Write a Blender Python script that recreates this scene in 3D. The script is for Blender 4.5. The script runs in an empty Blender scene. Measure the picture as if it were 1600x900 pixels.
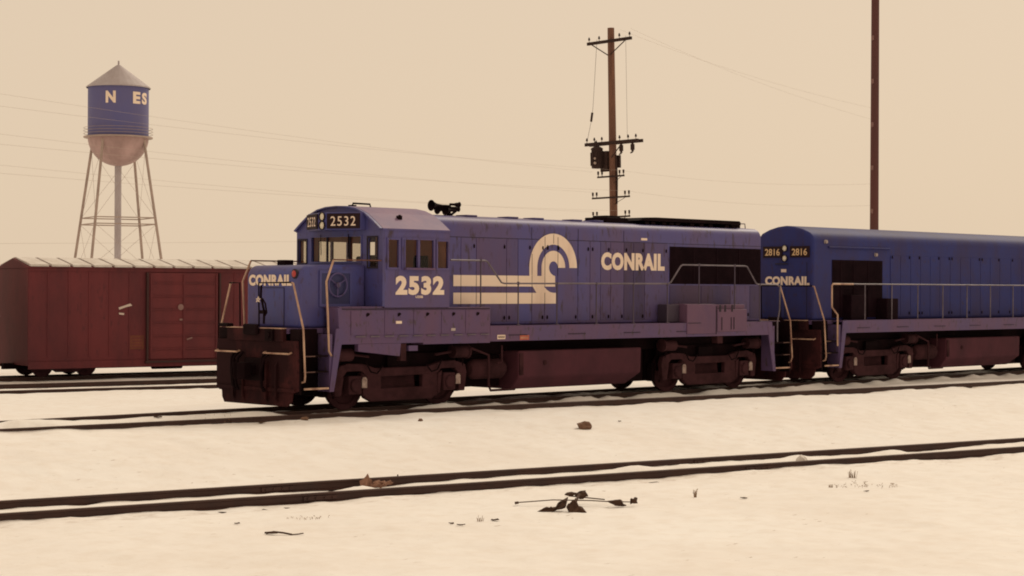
import bpy, bmesh, math, random
import numpy as np
from mathutils import Vector, Matrix, noise
random.seed(7)
S = bpy.context.scene
COL = S.collection
PI = math.pi
R_ = math.radians

# ------------------------------------------------------------------ camera
cd = bpy.data.cameras.new('camera'); cam = bpy.data.objects.new('camera', cd); COL.objects.link(cam)
cd.sensor_width = 36.0; cd.lens = 36.0 * 2843.3 / 1600.0
cd.clip_start = 0.5; cd.clip_end = 6000
cr = Vector((0.71263306, -0.70151939, 0.00496528)); cu_ = Vector((-0.00324246, 0.00378398, 0.99998758)); cw = cr.cross(cu_)
cam.matrix_world = Matrix(((cr.x, cu_.x, cw.x, -32.792), (cr.y, cu_.y, cw.y, -32.424), (cr.z, cu_.z, cw.z, 2.730), (0, 0, 0, 1)))
S.camera = cam

# ------------------------------------------------------------------ sky, sun, exposure
SUN_EL, SUN_AZ = R_(40), R_(77)                     # azimuth clockwise from +Y
sun_dir = Vector((math.sin(SUN_AZ) * math.cos(SUN_EL), math.cos(SUN_AZ) * math.cos(SUN_EL), math.sin(SUN_EL)))
W = bpy.data.worlds.new('World'); S.world = W; W.use_nodes = True
nt = W.node_tree; nt.nodes.clear()
def nd(tree, t, **k):
    n = tree.nodes.new(t)
    for a, b in k.items(): setattr(n, a, b)
    return n
sky = nd(nt, 'ShaderNodeTexSky', sky_type='NISHITA', sun_disc=False, sun_elevation=SUN_EL, sun_rotation=SUN_AZ)
sky.dust_density = 4; sky.air_density = 1.0
tc = nd(nt, 'ShaderNodeTexCoord')
dot = nd(nt, 'ShaderNodeVectorMath', operation='DOT_PRODUCT'); dot.inputs[1].default_value = sun_dir
nt.links.new(tc.outputs['Generated'], dot.inputs[0])
mr = nd(nt, 'ShaderNodeMapRange'); mr.inputs[1].default_value = -0.9; mr.inputs[2].default_value = 0.9
mr.inputs[3].default_value = 0.0; mr.inputs[4].default_value = 1.0; mr.interpolation_type = 'SMOOTHSTEP'
nt.links.new(dot.outputs['Value'], mr.inputs[0])
nz = nd(nt, 'ShaderNodeTexNoise'); nz.inputs['Scale'].default_value = 2.2; nz.inputs['Detail'].default_value = 5
nt.links.new(tc.outputs['Generated'], nz.inputs['Vector'])
mx0 = nd(nt, 'ShaderNodeMath', operation='MULTIPLY_ADD'); mx0.inputs[1].default_value = 0.22
nt.links.new(nz.outputs['Fac'], mx0.inputs[0]); nt.links.new(mr.outputs[0], mx0.inputs[2])
cloud = nd(nt, 'ShaderNodeMix', data_type='RGBA'); cloud.clamp_factor = True
cloud.inputs[6].default_value = (6.0, 4.55, 3.25, 1); cloud.inputs[7].default_value = (7.75, 6.1, 4.4, 1)
nt.links.new(mx0.outputs[0], cloud.inputs[0])
mixs = nd(nt, 'ShaderNodeMix', data_type='RGBA'); mixs.inputs[0].default_value = 0.95
nt.links.new(sky.outputs[0], mixs.inputs[6]); nt.links.new(cloud.outputs[2], mixs.inputs[7])
bg = nd(nt, 'ShaderNodeBackground'); bg.inputs['Strength'].default_value = 0.1
wo = nd(nt, 'ShaderNodeOutputWorld')
nt.links.new(mixs.outputs[2], bg.inputs[0]); nt.links.new(bg.outputs[0], wo.inputs[0])
sl = bpy.data.lights.new('sun', 'SUN'); sl.energy = 1.5; sl.angle = R_(14); sl.color = (1.0, 0.87, 0.69)
so = bpy.data.objects.new('sun', sl); COL.objects.link(so)
so.rotation_euler = (-sun_dir).to_track_quat('-Z', 'Y').to_euler(); so.location = (0, 0, 60)
vs = S.view_settings; vs.view_transform = 'Standard'; vs.look = 'None'; vs.exposure = 0.0; vs.gamma = 1.0
try: vs.use_curve_mapping = False
except Exception: pass
S.cycles.filter_width = 1.9

# ------------------------------------------------------------------ materials
MATS = {}
def mat(name, c1, c2=None, scale=1.5, rough=0.6, metal=0.0, streak=0.0, spread=(0.4, 0.65), bump=0.0, spec=0.35, fine=None):
    """base colour c1 with patches of c2; streak > 0 stretches the patches down the surface; fine = second speckle colour"""
    if name in MATS: return MATS[name]
    m = bpy.data.materials.new(name); m.use_nodes = True; t = m.node_tree; b = t.nodes['Principled BSDF']
    b.inputs['Roughness'].default_value = rough; b.inputs['Metallic'].default_value = metal
    b.inputs['Specular IOR Level'].default_value = spec
    b.inputs['Base Color'].default_value = (*c1, 1)
    if c2:
        co = nd(t, 'ShaderNodeTexCoord'); mp = nd(t, 'ShaderNodeMapping')
        mp.inputs['Scale'].default_value = (1, 1, 1 - 0.9 * streak)
        t.links.new(co.outputs['Object'], mp.inputs[0])
        n = nd(t, 'ShaderNodeTexNoise'); n.inputs['Scale'].default_value = scale; n.inputs['Detail'].default_value = 8; n.inputs['Roughness'].default_value = 0.62
        t.links.new(mp.outputs[0], n.inputs['Vector'])
        r = nd(t, 'ShaderNodeMapRange'); r.inputs[1].default_value = spread[0]; r.inputs[2].default_value = spread[1]
        t.links.new(n.outputs['Fac'], r.inputs[0])
        mx = nd(t, 'ShaderNodeMix', data_type='RGBA'); mx.inputs[6].default_value = (*c1, 1); mx.inputs[7].default_value = (*c2, 1)
        t.links.new(r.outputs[0], mx.inputs[0]); out = mx.outputs[2]
        if fine:
            n2 = nd(t, 'ShaderNodeTexNoise'); n2.inputs['Scale'].default_value = scale * 9; n2.inputs['Detail'].default_value = 4
            t.links.new(mp.outputs[0], n2.inputs['Vector'])
            r2 = nd(t, 'ShaderNodeMapRange'); r2.inputs[1].default_value = 0.58; r2.inputs[2].default_value = 0.72
            t.links.new(n2.outputs['Fac'], r2.inputs[0])
            m2 = nd(t, 'ShaderNodeMix', data_type='RGBA'); m2.inputs[7].default_value = (*fine, 1)
            t.links.new(r2.outputs[0], m2.inputs[0]); t.links.new(out, m2.inputs[6]); out = m2.outputs[2]
        t.links.new(out, b.inputs['Base Color'])
        if bump:
            bp = nd(t, 'ShaderNodeBump'); bp.inputs['Strength'].default_value = bump; bp.inputs['Distance'].default_value = 0.02
            t.links.new(n.outputs['Fac'], bp.inputs['Height']); t.links.new(bp.outputs[0], b.inputs['Normal'])
    MATS[name] = m
    return m
BLUE = mat('weathered blue paint', (0.084, 0.073, 0.235), (0.104, 0.068, 0.160), 0.9, 0.5, streak=0.75, fine=(0.055, 0.034, 0.060))
BLUE_B = mat('weathered blue paint less faded', (0.078, 0.074, 0.255), (0.096, 0.070, 0.19), 0.9, 0.5, streak=0.8, fine=(0.055, 0.034, 0.060))
BLUE_C = mat('weathered blue paint dulled by soot', (0.102, 0.067, 0.162), (0.084, 0.067, 0.185), 1.2, 0.6, streak=0.8, fine=(0.06, 0.032, 0.05))
BLUE_D = mat('sooty blue paint', (0.074, 0.046, 0.098), (0.055, 0.042, 0.125), 1.1, 0.65, streak=0.85, fine=(0.04, 0.024, 0.036))
BLUE2 = mat('cleaner blue paint', (0.064, 0.072, 0.265), (0.080, 0.066, 0.19), 1.1, 0.45, streak=0.6, fine=(0.06, 0.042, 0.11))
BLUE3 = mat('blue paint dimmed by vignette', (0.028, 0.035, 0.165), (0.036, 0.031, 0.11), 1.1, 0.65, spec=0.2, streak=0.6, fine=(0.04, 0.03, 0.08))  # second engine's blue, darkened: light fall-off at the frame edge put into the colour
ROOFP = mat('skylit blue roof paint', (0.22, 0.14, 0.235), (0.15, 0.105, 0.215), 1.2, 0.6, streak=0.2)  # lighter than the sides: sky light on the roof is put into the paint
SILL = mat('dusty blue sill paint', (0.122, 0.065, 0.138), (0.098, 0.064, 0.165), 1.1, 0.6, streak=0.5, fine=(0.07, 0.045, 0.06))
SILL2 = mat('dusty grey purple cover', (0.142, 0.072, 0.130), (0.115, 0.062, 0.128), 1.3, 0.65, streak=0.6)
CREAM = mat('cream lettering paint', (0.86, 0.70, 0.57), (0.68, 0.51, 0.41), 1.6, 0.6, streak=0.8, spread=(0.5, 0.8))
RAILC = mat('worn cream handrail paint', (0.55, 0.36, 0.26), (0.24, 0.12, 0.09), 3.0, 0.55, streak=0.6)
RAILD = mat('dull blue grey handrail', (0.16, 0.13, 0.16), (0.10, 0.08, 0.10), 3.0, 0.5)
BLACK = mat('grimy black', (0.007, 0.0022, 0.0035), (0.012, 0.004, 0.006), 2.0, 0.8, spec=0.08)
TRUCK = mat('brown truck grime', (0.058, 0.022, 0.027), (0.030, 0.011, 0.014), 2.2, 0.85, bump=0.4, spec=0.10)
TANK = mat('dirty brown tank', (0.088, 0.029, 0.042), (0.062, 0.023, 0.033), 1.3, 0.8, streak=0.3, bump=0.2, spec=0.12)
PILOT = mat('rusty pilot plate', (0.024, 0.008, 0.010), (0.074, 0.020, 0.022), 1.0, 0.85, spec=0.10, streak=0.3, bump=0.3, spread=(0.5, 0.7), fine=(0.022, 0.007, 0.010))
GRILL = mat('black radiator grille', (0.009, 0.003, 0.006), (0.016, 0.006, 0.010), 2.0, 0.8, spec=0.06)
BOARD = mat('dark number board', (0.022, 0.009, 0.013), None, rough=0.6, spec=0.15)
SEAM = mat('dark seam', (0.025, 0.018, 0.03), None, rough=0.8)
LENSM = mat('lamp lens', (0.80, 0.74, 0.58), None, rough=0.25)
REDM = mat('red lens', (0.45, 0.05, 0.05), None, rough=0.3)
INTER = mat('cab lining', (0.60, 0.29, 0.22), (0.50, 0.24, 0.19), 2.0, 0.8)
RED = mat('boxcar red paint', (0.140, 0.024, 0.030), (0.092, 0.018, 0.024), 0.8, 0.7, streak=0.7, fine=(0.09, 0.018, 0.024))
RED2 = mat('boxcar door paint', (0.150, 0.026, 0.031), (0.105, 0.020, 0.026), 0.9, 0.7, streak=0.7)
ORANGE = mat('orange stencil panel', (0.19, 0.052, 0.026), (0.12, 0.034, 0.022), 3.0, 0.7)
STEEL = mat('rusty rail steel', (0.056, 0.024, 0.019), (0.040, 0.019, 0.017), 1.8, 0.6, bump=0.15)
HEADS = mat('worn rail head', (0.20, 0.14, 0.11), (0.12, 0.075, 0.055), 2.0, 0.35, metal=0.6)
WOOD = mat('weathered pole timber', (0.20, 0.098, 0.064), (0.12, 0.058, 0.042), 3.0, 0.85, streak=0.9, bump=0.3)
DARKWD = mat('dark crossarm timber', (0.040, 0.019, 0.016), (0.028, 0.014, 0.012), 3.0, 0.85)
REDPOLE = mat('reddish pole', (0.105, 0.035, 0.032), (0.085, 0.035, 0.032), 1.0, 0.7, streak=0.9)
TWHITE = mat('tower pale paint', (0.44, 0.40, 0.42), (0.36, 0.31, 0.32), 0.35, 0.6, streak=0.5)
TBLUE = mat('tower blue paint', (0.10, 0.100, 0.26), (0.118, 0.108, 0.24), 0.3, 0.55, streak=0.6)
TBOT = mat('tower bowl paint', (0.44, 0.30, 0.29), (0.30, 0.20, 0.19), 0.35, 0.6, streak=0.3)
TLEG = mat('tower leg paint', (0.40, 0.31, 0.27), (0.30, 0.23, 0.20), 0.5, 0.6)
SNOWW = mat('packed snow', (0.70, 0.67, 0.64), (0.55, 0.50, 0.46), 2.0, 0.6)
WIREM = mat('old wire', (0.42, 0.34, 0.28), None, rough=0.6)
STONE = mat('brown stone', (0.20, 0.115, 0.075), (0.14, 0.075, 0.05), 9.0, 0.9, bump=0.5)
PAPER = mat('crumpled brown cardboard', (0.30, 0.165, 0.115), (0.19, 0.10, 0.07), 8.0, 0.85)
TWIG = mat('dead brown plant', (0.055, 0.028, 0.018), (0.085, 0.045, 0.028), 12.0, 0.9)
GRASS = mat('dry grass', (0.30, 0.20, 0.12), (0.19, 0.12, 0.07), 10.0, 0.9)
HAZARD = mat('placard orange', (0.50, 0.12, 0.07), (0.35, 0.09, 0.06), 18.0, 0.6)
def glass():
    m = bpy.data.materials.new('window glass'); m.use_nodes = True; t = m.node_tree; t.nodes.clear()
    tr = nd(t, 'ShaderNodeBsdfTransparent'); tr.inputs[0].default_value = (0.86, 0.84, 0.80, 1)
    gl = nd(t, 'ShaderNodeBsdfGlossy'); gl.inputs['Roughness'].default_value = 0.03
    lw = nd(t, 'ShaderNodeLayerWeight'); lw.inputs[0].default_value = 0.5
    pw = nd(t, 'ShaderNodeMath', operation='POWER'); pw.inputs[1].default_value = 4.0; t.links.new(lw.outputs['Facing'], pw.inputs[0])
    fr = nd(t, 'ShaderNodeMath', operation='MULTIPLY_ADD'); fr.inputs[1].default_value = 0.9; fr.inputs[2].default_value = 0.015; t.links.new(pw.outputs[0], fr.inputs[0])
    mx = nd(t, 'ShaderNodeMixShader'); o = nd(t, 'ShaderNodeOutputMaterial')
    t.links.new(fr.outputs[0], mx.inputs[0]); t.links.new(tr.outputs[0], mx.inputs[1]); t.links.new(gl.outputs[0], mx.inputs[2]); t.links.new(mx.outputs[0], o.inputs[0])
    return m
GLASS = glass()

# ------------------------------------------------------------------ mesh helpers
class MB:
    def __init__(s): s.bm = bmesh.new()
    def box(s, x0, x1, y0, y1, z0, z1):
        v = [s.bm.verts.new(p) for p in ((x0,y0,z0),(x1,y0,z0),(x1,y1,z0),(x0,y1,z0),(x0,y0,z1),(x1,y0,z1),(x1,y1,z1),(x0,y1,z1))]
        for f in ((0,3,2,1),(4,5,6,7),(0,1,5,4),(1,2,6,5),(2,3,7,6),(3,0,4,7)): s.bm.faces.new([v[i] for i in f])
        return s
    def prism(s, poly, axis, a, b):
        """polygon in the plane across 'axis' (x: (y,z), y: (x,z), z: (x,y)) pushed from a to b"""
        def P(p, c): return {'x': (c, p[0], p[1]), 'y': (p[0], c, p[1]), 'z': (p[0], p[1], c)}[axis]
        A = [s.bm.verts.new(P(p, a)) for p in poly]; B = [s.bm.verts.new(P(p, b)) for p in poly]; n = len(poly)
        s.bm.faces.new(A); s.bm.faces.new(B[::-1])
        for i in range(n): s.bm.faces.new((A[i], B[i], B[(i+1) % n], A[(i+1) % n]))
        return s
    def cyl(s, p, q, r, r2=None, seg=14, cap=True):
        p = Vector(p); q = Vector(q); r2 = r if r2 is None else r2
        d = (q - p).normalized(); a = d.orthogonal().normalized(); b = d.cross(a)
        A = []; B = []
        for i in range(seg):
            t = 2 * PI * i / seg; o = a * math.cos(t) + b * math.sin(t)
            A.append(s.bm.verts.new(p + o * r)); B.append(s.bm.verts.new(q + o * r2))
        for i in range(seg): s.bm.faces.new((A[i], A[(i+1) % seg], B[(i+1) % seg], B[i]))
        if cap: s.bm.faces.new(A[::-1]); s.bm.faces.new(B)
        return s
    def tube(s, pts, r, seg=7):
        pts = [Vector(p) for p in pts]; rings = []
        a = None
        for i, p in enumerate(pts):
            d = (pts[min(i+1, len(pts)-1)] - pts[max(i-1, 0)]).normalized()
            if a is None: a = d.orthogonal().normalized()
            a = (a - d * a.dot(d)).normalized(); b = d.cross(a)
            rings.append([s.bm.verts.new(p + (a * math.cos(2*PI*k/seg) + b * math.sin(2*PI*k/seg)) * r) for k in range(seg)])
        for A, B in zip(rings, rings[1:]):
            for k in range(seg): s.bm.faces.new((A[k], A[(k+1) % seg], B[(k+1) % seg], B[k]))
        s.bm.faces.new(rings[0][::-1]); s.bm.faces.new(rings[-1])
        return s
    def lathe(s, prof, axis='z', o=(0, 0, 0), seg=28, a0=0, a1=2*PI):
        """profile of (radius, height) turned round an axis through o"""
        full = abs(a1 - a0 - 2*PI) < 1e-6; n = seg if full else seg + 1; rings = []
        for r, h in prof:
            ring = []
            for i in range(n):
                t = a0 + (a1 - a0) * i / seg; c, d = r * math.cos(t), r * math.sin(t)
                p = {'z': (c, d, h), 'y': (c, h, d), 'x': (h, c, d)}[axis]
                ring.append(s.bm.verts.new((p[0]+o[0], p[1]+o[1], p[2]+o[2])))
            rings.append(ring)
        for A, B in zip(rings, rings[1:]):
            for i in range(n if full else n - 1): s.bm.faces.new((A[i], A[(i+1) % n], B[(i+1) % n], B[i]))
        return s
    def panel(s, axis, c0, c1, u0, u1, v0, v1, holes):
        """flat wall of thickness c0..c1 with rectangular holes (u0,u1,v0,v1); axis 'x': u=y, 'y': u=x; v=z"""
        us = sorted({u0, u1, *[h[0] for h in holes], *[h[1] for h in holes]}); vv = sorted({v0, v1, *[h[2] for h in holes], *[h[3] for h in holes]})
        def P(u, v, c): return (c, u, v) if axis == 'x' else (u, c, v)
        solid = {}
        for i in range(len(us)-1):
            for j in range(len(vv)-1):
                um, vm = (us[i]+us[i+1])/2, (vv[j]+vv[j+1])/2
                solid[i, j] = not any(h[0] < um < h[1] and h[2] < vm < h[3] for h in holes)
        V = {}
        def g(i, j, k):
            if (i, j, k) not in V: V[i, j, k] = s.bm.verts.new(P(us[i], vv[j], (c0, c1)[k]))
            return V[i, j, k]
        for (i, j), f in solid.items():
            if not f: continue
            s.bm.faces.new((g(i,j,0), g(i+1,j,0), g(i+1,j+1,0), g(i,j+1,0))); s.bm.faces.new((g(i,j,1), g(i,j+1,1), g(i+1,j+1,1), g(i+1,j,1)))
            for (di, dj, e) in ((-1,0,((i,j),(i,j+1))), (1,0,((i+1,j),(i+1,j+1))), (0,-1,((i,j),(i+1,j))), (0,1,((i,j+1),(i+1,j+1)))):
                if not solid.get((i+di, j+dj), False):
                    a, b = e; s.bm.faces.new((g(*a,0), g(*b,0), g(*b,1), g(*a,1)))
        return s
    def obj(s, name, m, parent=None, smooth=False, bevel=0.0, seg=2, loc=None):
        bmesh.ops.recalc_face_normals(s.bm, faces=s.bm.faces[:])
        me = bpy.data.meshes.new(name); s.bm.to_mesh(me); s.bm.free()
        if m: me.materials.append(m)
        o = bpy.data.objects.new(name, me); COL.objects.link(o)
        if parent: o.parent = parent
        if loc: o.location = loc
        if smooth:
            for p in me.polygons: p.use_smooth = True
            try: me.set_sharp_from_angle(angle=R_(38))
            except Exception: pass
        if bevel:
            b = o.modifiers.new('bevel', 'BEVEL'); b.width = bevel; b.segments = seg; b.limit_method = 'ANGLE'; b.angle_limit = R_(35)
        return o
def thing(name, label, cat, loc=(0, 0, 0), rot=(0, 0, 0), group=None):
    o = bpy.data.objects.new(name, None); COL.objects.link(o); o.location = loc; o.rotation_euler = rot; o.empty_display_size = 0.3
    o['label'] = label; o['category'] = cat
    if group: o['group'] = group
    return o
def tag(o, label, cat, group=None):
    o['label'] = label; o['category'] = cat
    if group: o['group'] = group
    return o
def structure(o): o['kind'] = 'structure'; return o
def arc(cx, cz, r, a0, a1, n=16): return [(cx + r*math.cos(R_(a0+(a1-a0)*i/n)), cz + r*math.sin(R_(a0+(a1-a0)*i/n))) for i in range(n+1)]

def letters(name, body, o, u, v, n, w, h, m, parent, bold=0.03, t=0.004, space=1.0):
    """lettering whose lower left is at o, w wide along u, h high along v, standing t proud along n"""
    c = bpy.data.curves.new('text', 'FONT'); c.body = body; c.offset = bold; c.extrude = 0.5; c.resolution_u = 4; c.space_character = space
    tmp = bpy.data.objects.new('text', c); COL.objects.link(tmp)
    dg = bpy.context.evaluated_depsgraph_get(); dg.update()
    me = bpy.data.meshes.new_from_object(tmp.evaluated_get(dg)); bpy.data.objects.remove(tmp)
    co = np.empty(len(me.vertices)*3, np.float32); me.vertices.foreach_get('co', co); co = co.reshape(-1, 3)
    lo, hi = co.min(0), co.max(0); k = (co - lo) / np.maximum(hi - lo, 1e-9)
    u, v, n, o = (np.array(x, float) for x in (u, v, n, o))
    q = o + k[:, :1]*w*u + k[:, 1:2]*h*v + k[:, 2:3]*t*n
    me.vertices.foreach_set('co', q.astype(np.float32).ravel()); me.update()
    me.materials.clear(); me.materials.append(m); me.name = name
    ob = bpy.data.objects.new(name, me); COL.objects.link(ob); ob.parent = parent
    return ob

# ------------------------------------------------------------------ ground
def sstep(a, b, x): t = np.clip((x - a) / (b - a), 0, 1); return t*t*(3-2*t)
def vnoise(x, y, seed=0):
    xi, yi = np.floor(x).astype(np.int64), np.floor(y).astype(np.int64); fx, fy = x - xi, y - yi
    def h(a, b):
        n = (a*374761393 + b*668265263 + seed*974634777) & 0x7fffffff
        n = ((n ^ (n >> 13)) * 1274126177) & 0x7fffffff
        return ((n ^ (n >> 16)) & 0xffff) / 65535.0
    ux, uy = fx*fx*(3-2*fx), fy*fy*(3-2*fy)
    return (h(xi,yi)*(1-ux)+h(xi+1,yi)*ux)*(1-uy) + (h(xi,yi+1)*(1-ux)+h(xi+1,yi+1)*ux)*uy - 0.5
def fbm(x, y, s, o=4, seed=0): return sum(vnoise(x*s*2**i, y*s*2**i, seed+i) * 0.5**i for i in range(o))
T3 = (Vector((-13.14, -1.29)), R_(-5.4))          # third rail line at z = 0
FG = (Vector((-17.99, -9.04)), R_(-10.9))         # nearest rail of the foreground track, z = -0.55
BX = (Vector((4.68, 26.94)), R_(-8.0))            # boxcar track near rail, z = -0.65
L1 = (Vector((1.91, 22.56)), R_(-9.0)); L2 = (Vector((0.38, 20.12)), R_(-10.5))
def dist(line, x, y): d = line[1]; return -(x - line[0].x)*math.sin(d) + (y - line[0].y)*math.cos(d)
def ground_z(x, y):
    x = np.asarray(x, float); y = np.asarray(y, float)
    d3 = -dist(T3, x, y); df = dist(FG, x, y) - 1.5
    t = d3 / np.maximum(d3 + df, 0.5)
    z = -0.13 - 0.55 * sstep(0.12, 0.9, np.where(df < 0, 1.0, np.where(d3 < 0, 0.0, t)))
    z = z - 0.65 * sstep(2.5, 13, y)                # falls away behind the locomotives
    z = z - 0.05 * sstep(2, 8, -df)
    rough = fbm(x, y, 0.35, 4, 3) * 0.05 + fbm(x, y, 2.1, 4, 11) * 0.030
    z = z + rough
    # snow between and beside rails lies a little higher and lumpier
    for yy in (0.755,):
        near = np.exp(-((y - yy + (-0.22 if yy < 0 else 0)) / 0.28)**2)
        z = z + near * (0.02 + fbm(x, y, 1.6, 3, 31) * 0.05)
    z = z + 0.085 * np.exp(-((y + 1.12)/0.24)**2) * (0.75 + 1.5*fbm(x, y, 1.8, 3, 43)) * sstep(-9.5, -7.5, x)  # snow lumps along the near rail, banked up to catch more sky light
    # near rail ahead of the front wheels is buried, and the far rail behind the leading truck too
    z = z + 0.15 * np.exp(-((y + 0.75)/0.35)**2) * sstep(-8.0, -9.4, x)
    z = z + 0.05 * np.exp(-((y - 0.75)/0.40)**2) * sstep(-3.0, 0.0, x)
    df0 = dist(FG, x, y)
    z = z + 0.10 * np.exp(-((df0 - 0.72)/0.36)**2) * (0.75 + 1.6*fbm(x, y, 0.9, 3, 51)) + np.exp(-((df0 + 0.25)/0.2)**2) * fbm(x, y, 0.8, 3, 57) * 0.10
    z = z - 0.09 * np.exp(-((x + 13.05)**2 + (y + 9.0)**2) / 0.45)      # the hollow where the cardboard stands
    z = z + np.exp(-((dist(T3, x, y) + 0.22)/0.2)**2) * (fbm(x, y, 1.0, 3, 61) * 0.09 + 0.01)
    z = z + np.exp(-((dist(T3, x, y) - 0.30)/0.25)**2) * (fbm(x, y, 1.2, 3, 67) * 0.08 + 0.05)
    return z
def gz(x, y): return float(ground_z(np.array([x]), np.array([y]))[0])
def axis_coords(lo, hi, step, far):
    a = list(np.arange(lo, hi, step)); s = step; p = a[-1]; up = []
    while p < far: s *= 1.35; p += s; up.append(p)
    s = step; p = a[0]; dn = []
    while p > -far: s *= 1.35; p -= s; dn.append(p)
    return np.array(dn[::-1] + a + up)
gx = axis_coords(-24, 32, 0.13, 2500); gy = axis_coords(-21, 5, 0.075, 2500)
GX, GY = np.meshgrid(gx, gy); GZ = ground_z(GX, GY)
me = bpy.data.meshes.new('snow_ground'); nx, ny = len(gx), len(gy)
vco = np.stack([GX, GY, GZ], -1).reshape(-1, 3).astype(np.float32)
ii = (np.arange(ny-1)[:, None]*nx + np.arange(nx-1)[None, :]).ravel()
quads = np.stack([ii, ii+1, ii+nx+1, ii+nx], -1).astype(np.int32)
me.vertices.add(len(vco)); me.vertices.foreach_set('co', vco.ravel())
me.loops.add(quads.size); me.loops.foreach_set('vertex_index', quads.ravel())
me.polygons.add(len(quads)); me.polygons.foreach_set('loop_start', np.arange(0, quads.size, 4, dtype=np.int32)); me.polygons.foreach_set('loop_total', np.full(len(quads), 4, np.int32))
me.update(); me.validate()
for p in me.polygons: p.use_smooth = True
def snow():
    m = bpy.data.materials.new('snow with specks of dirt'); m.use_nodes = True; t = m.node_tree; b = t.nodes['Principled BSDF']
    b.inputs['Roughness'].default_value = 0.75; b.inputs['Specular IOR Level'].default_value = 0.15
    co = nd(t, 'ShaderNodeTexCoord')
    def nz(scale, det, a, c, st=(1, 1, 1)):
        mp = nd(t, 'ShaderNodeMapping'); mp.inputs['Scale'].default_value = st; t.links.new(co.outputs['Object'], mp.inputs[0])
        n = nd(t, 'ShaderNodeTexNoise'); n.inputs['Scale'].default_value = scale; n.inputs['Detail'].default_value = det; n.inputs['Roughness'].default_value = 0.6
        t.links.new(mp.outputs[0], n.inputs['Vector'])
        r = nd(t, 'ShaderNodeMapRange'); r.inputs[1].default_value = a; r.inputs[2].default_value = c; t.links.new(n.outputs['Fac'], r.inputs[0]); return r.outputs[0], n.outputs['Fac']
    broad, _ = nz(0.35, 5, 0.35, 0.75); mid, h = nz(3.0, 8, 0.45, 0.8); spk, _ = nz(7.0, 4, 0.665, 0.73, (0.5, 1.6, 1)); mask, _ = nz(0.5, 3, 0.47, 0.60)
    m1 = nd(t, 'ShaderNodeMix', data_type='RGBA'); m1.inputs[6].default_value = (0.89, 0.89, 0.885, 1); m1.inputs[7].default_value = (0.835, 0.81, 0.785, 1); t.links.new(broad, m1.inputs[0])
    m2 = nd(t, 'ShaderNodeMix', data_type='RGBA'); m2.inputs[7].default_value = (0.78, 0.73, 0.68, 1); t.links.new(m1.outputs[2], m2.inputs[6])
    k = nd(t, 'ShaderNodeMath', operation='MULTIPLY'); k.inputs[1].default_value = 0.7; t.links.new(mid, k.inputs[0]); t.links.new(k.outputs[0], m2.inputs[0])
    mm = nd(t, 'ShaderNodeMath', operation='MULTIPLY'); t.links.new(spk, mm.inputs[0]); t.links.new(mask, mm.inputs[1])
    m3 = nd(t, 'ShaderNodeMix', data_type='RGBA'); m3.inputs[7].default_value = (0.30, 0.21, 0.15, 1); t.links.new(m2.outputs[2], m3.inputs[6]); t.links.new(mm.outputs[0], m3.inputs[0])
    # thin soot and ballast stain lying along the rails (own colour of the snow there)
    out = m3.outputs[2]
    for (px_, py_, ang, lo, hi, amt) in ((FG[0].x, FG[0].y, FG[1], -0.75, 0.05, 0.55), (0.0, 0.0, 0.0, -1.6, 1.3, 0.18), (T3[0].x, T3[0].y, T3[1], -0.45, 0.30, 0.25)):
        dd = nd(t, 'ShaderNodeVectorMath', operation='DOT_PRODUCT'); dd.inputs[1].default_value = (-math.sin(ang), math.cos(ang), 0); t.links.new(co.outputs['Object'], dd.inputs[0])
        c0 = -px_*math.sin(ang)*-1*-1 + py_*math.cos(ang); mid_ = c0 + (lo + hi)/2; half = (hi - lo)/2
        sb = nd(t, 'ShaderNodeMath', operation='SUBTRACT'); sb.inputs[1].default_value = mid_; t.links.new(dd.outputs['Value'], sb.inputs[0])
        ab = nd(t, 'ShaderNodeMath', operation='ABSOLUTE'); t.links.new(sb.outputs[0], ab.inputs[0])
        rg = nd(t, 'ShaderNodeMapRange'); rg.inputs[1].default_value = half; rg.inputs[2].default_value = half*0.25; t.links.new(ab.outputs[0], rg.inputs[0])
        n_, _f = nz(5.0, 7, 0.46, 0.70, (0.7, 1.3, 1))
        a1 = nd(t, 'ShaderNodeMath', operation='MULTIPLY'); t.links.new(rg.outputs[0], a1.inputs[0]); t.links.new(n_, a1.inputs[1])
        a2 = nd(t, 'ShaderNodeMath', operation='MULTIPLY'); a2.inputs[1].default_value = amt; t.links.new(a1.outputs[0], a2.inputs[0])
        m4 = nd(t, 'ShaderNodeMix', data_type='RGBA'); m4.inputs[7].default_value = (0.42, 0.32, 0.26, 1); t.links.new(out, m4.inputs[6]); t.links.new(a2.outputs[0], m4.inputs[0]); out = m4.outputs[2]
    t.links.new(out, b.inputs['Base Color'])
    bp = nd(t, 'ShaderNodeBump'); bp.inputs['Strength'].default_value = 0.35; bp.inputs['Distance'].default_value = 0.04; t.links.new(h, bp.inputs['Height']); t.links.new(bp.outputs[0], b.inputs['Normal'])
    return m
me.materials.append(snow())
go = bpy.data.objects.new('snow_ground', me); COL.objects.link(go); structure(go)

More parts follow.
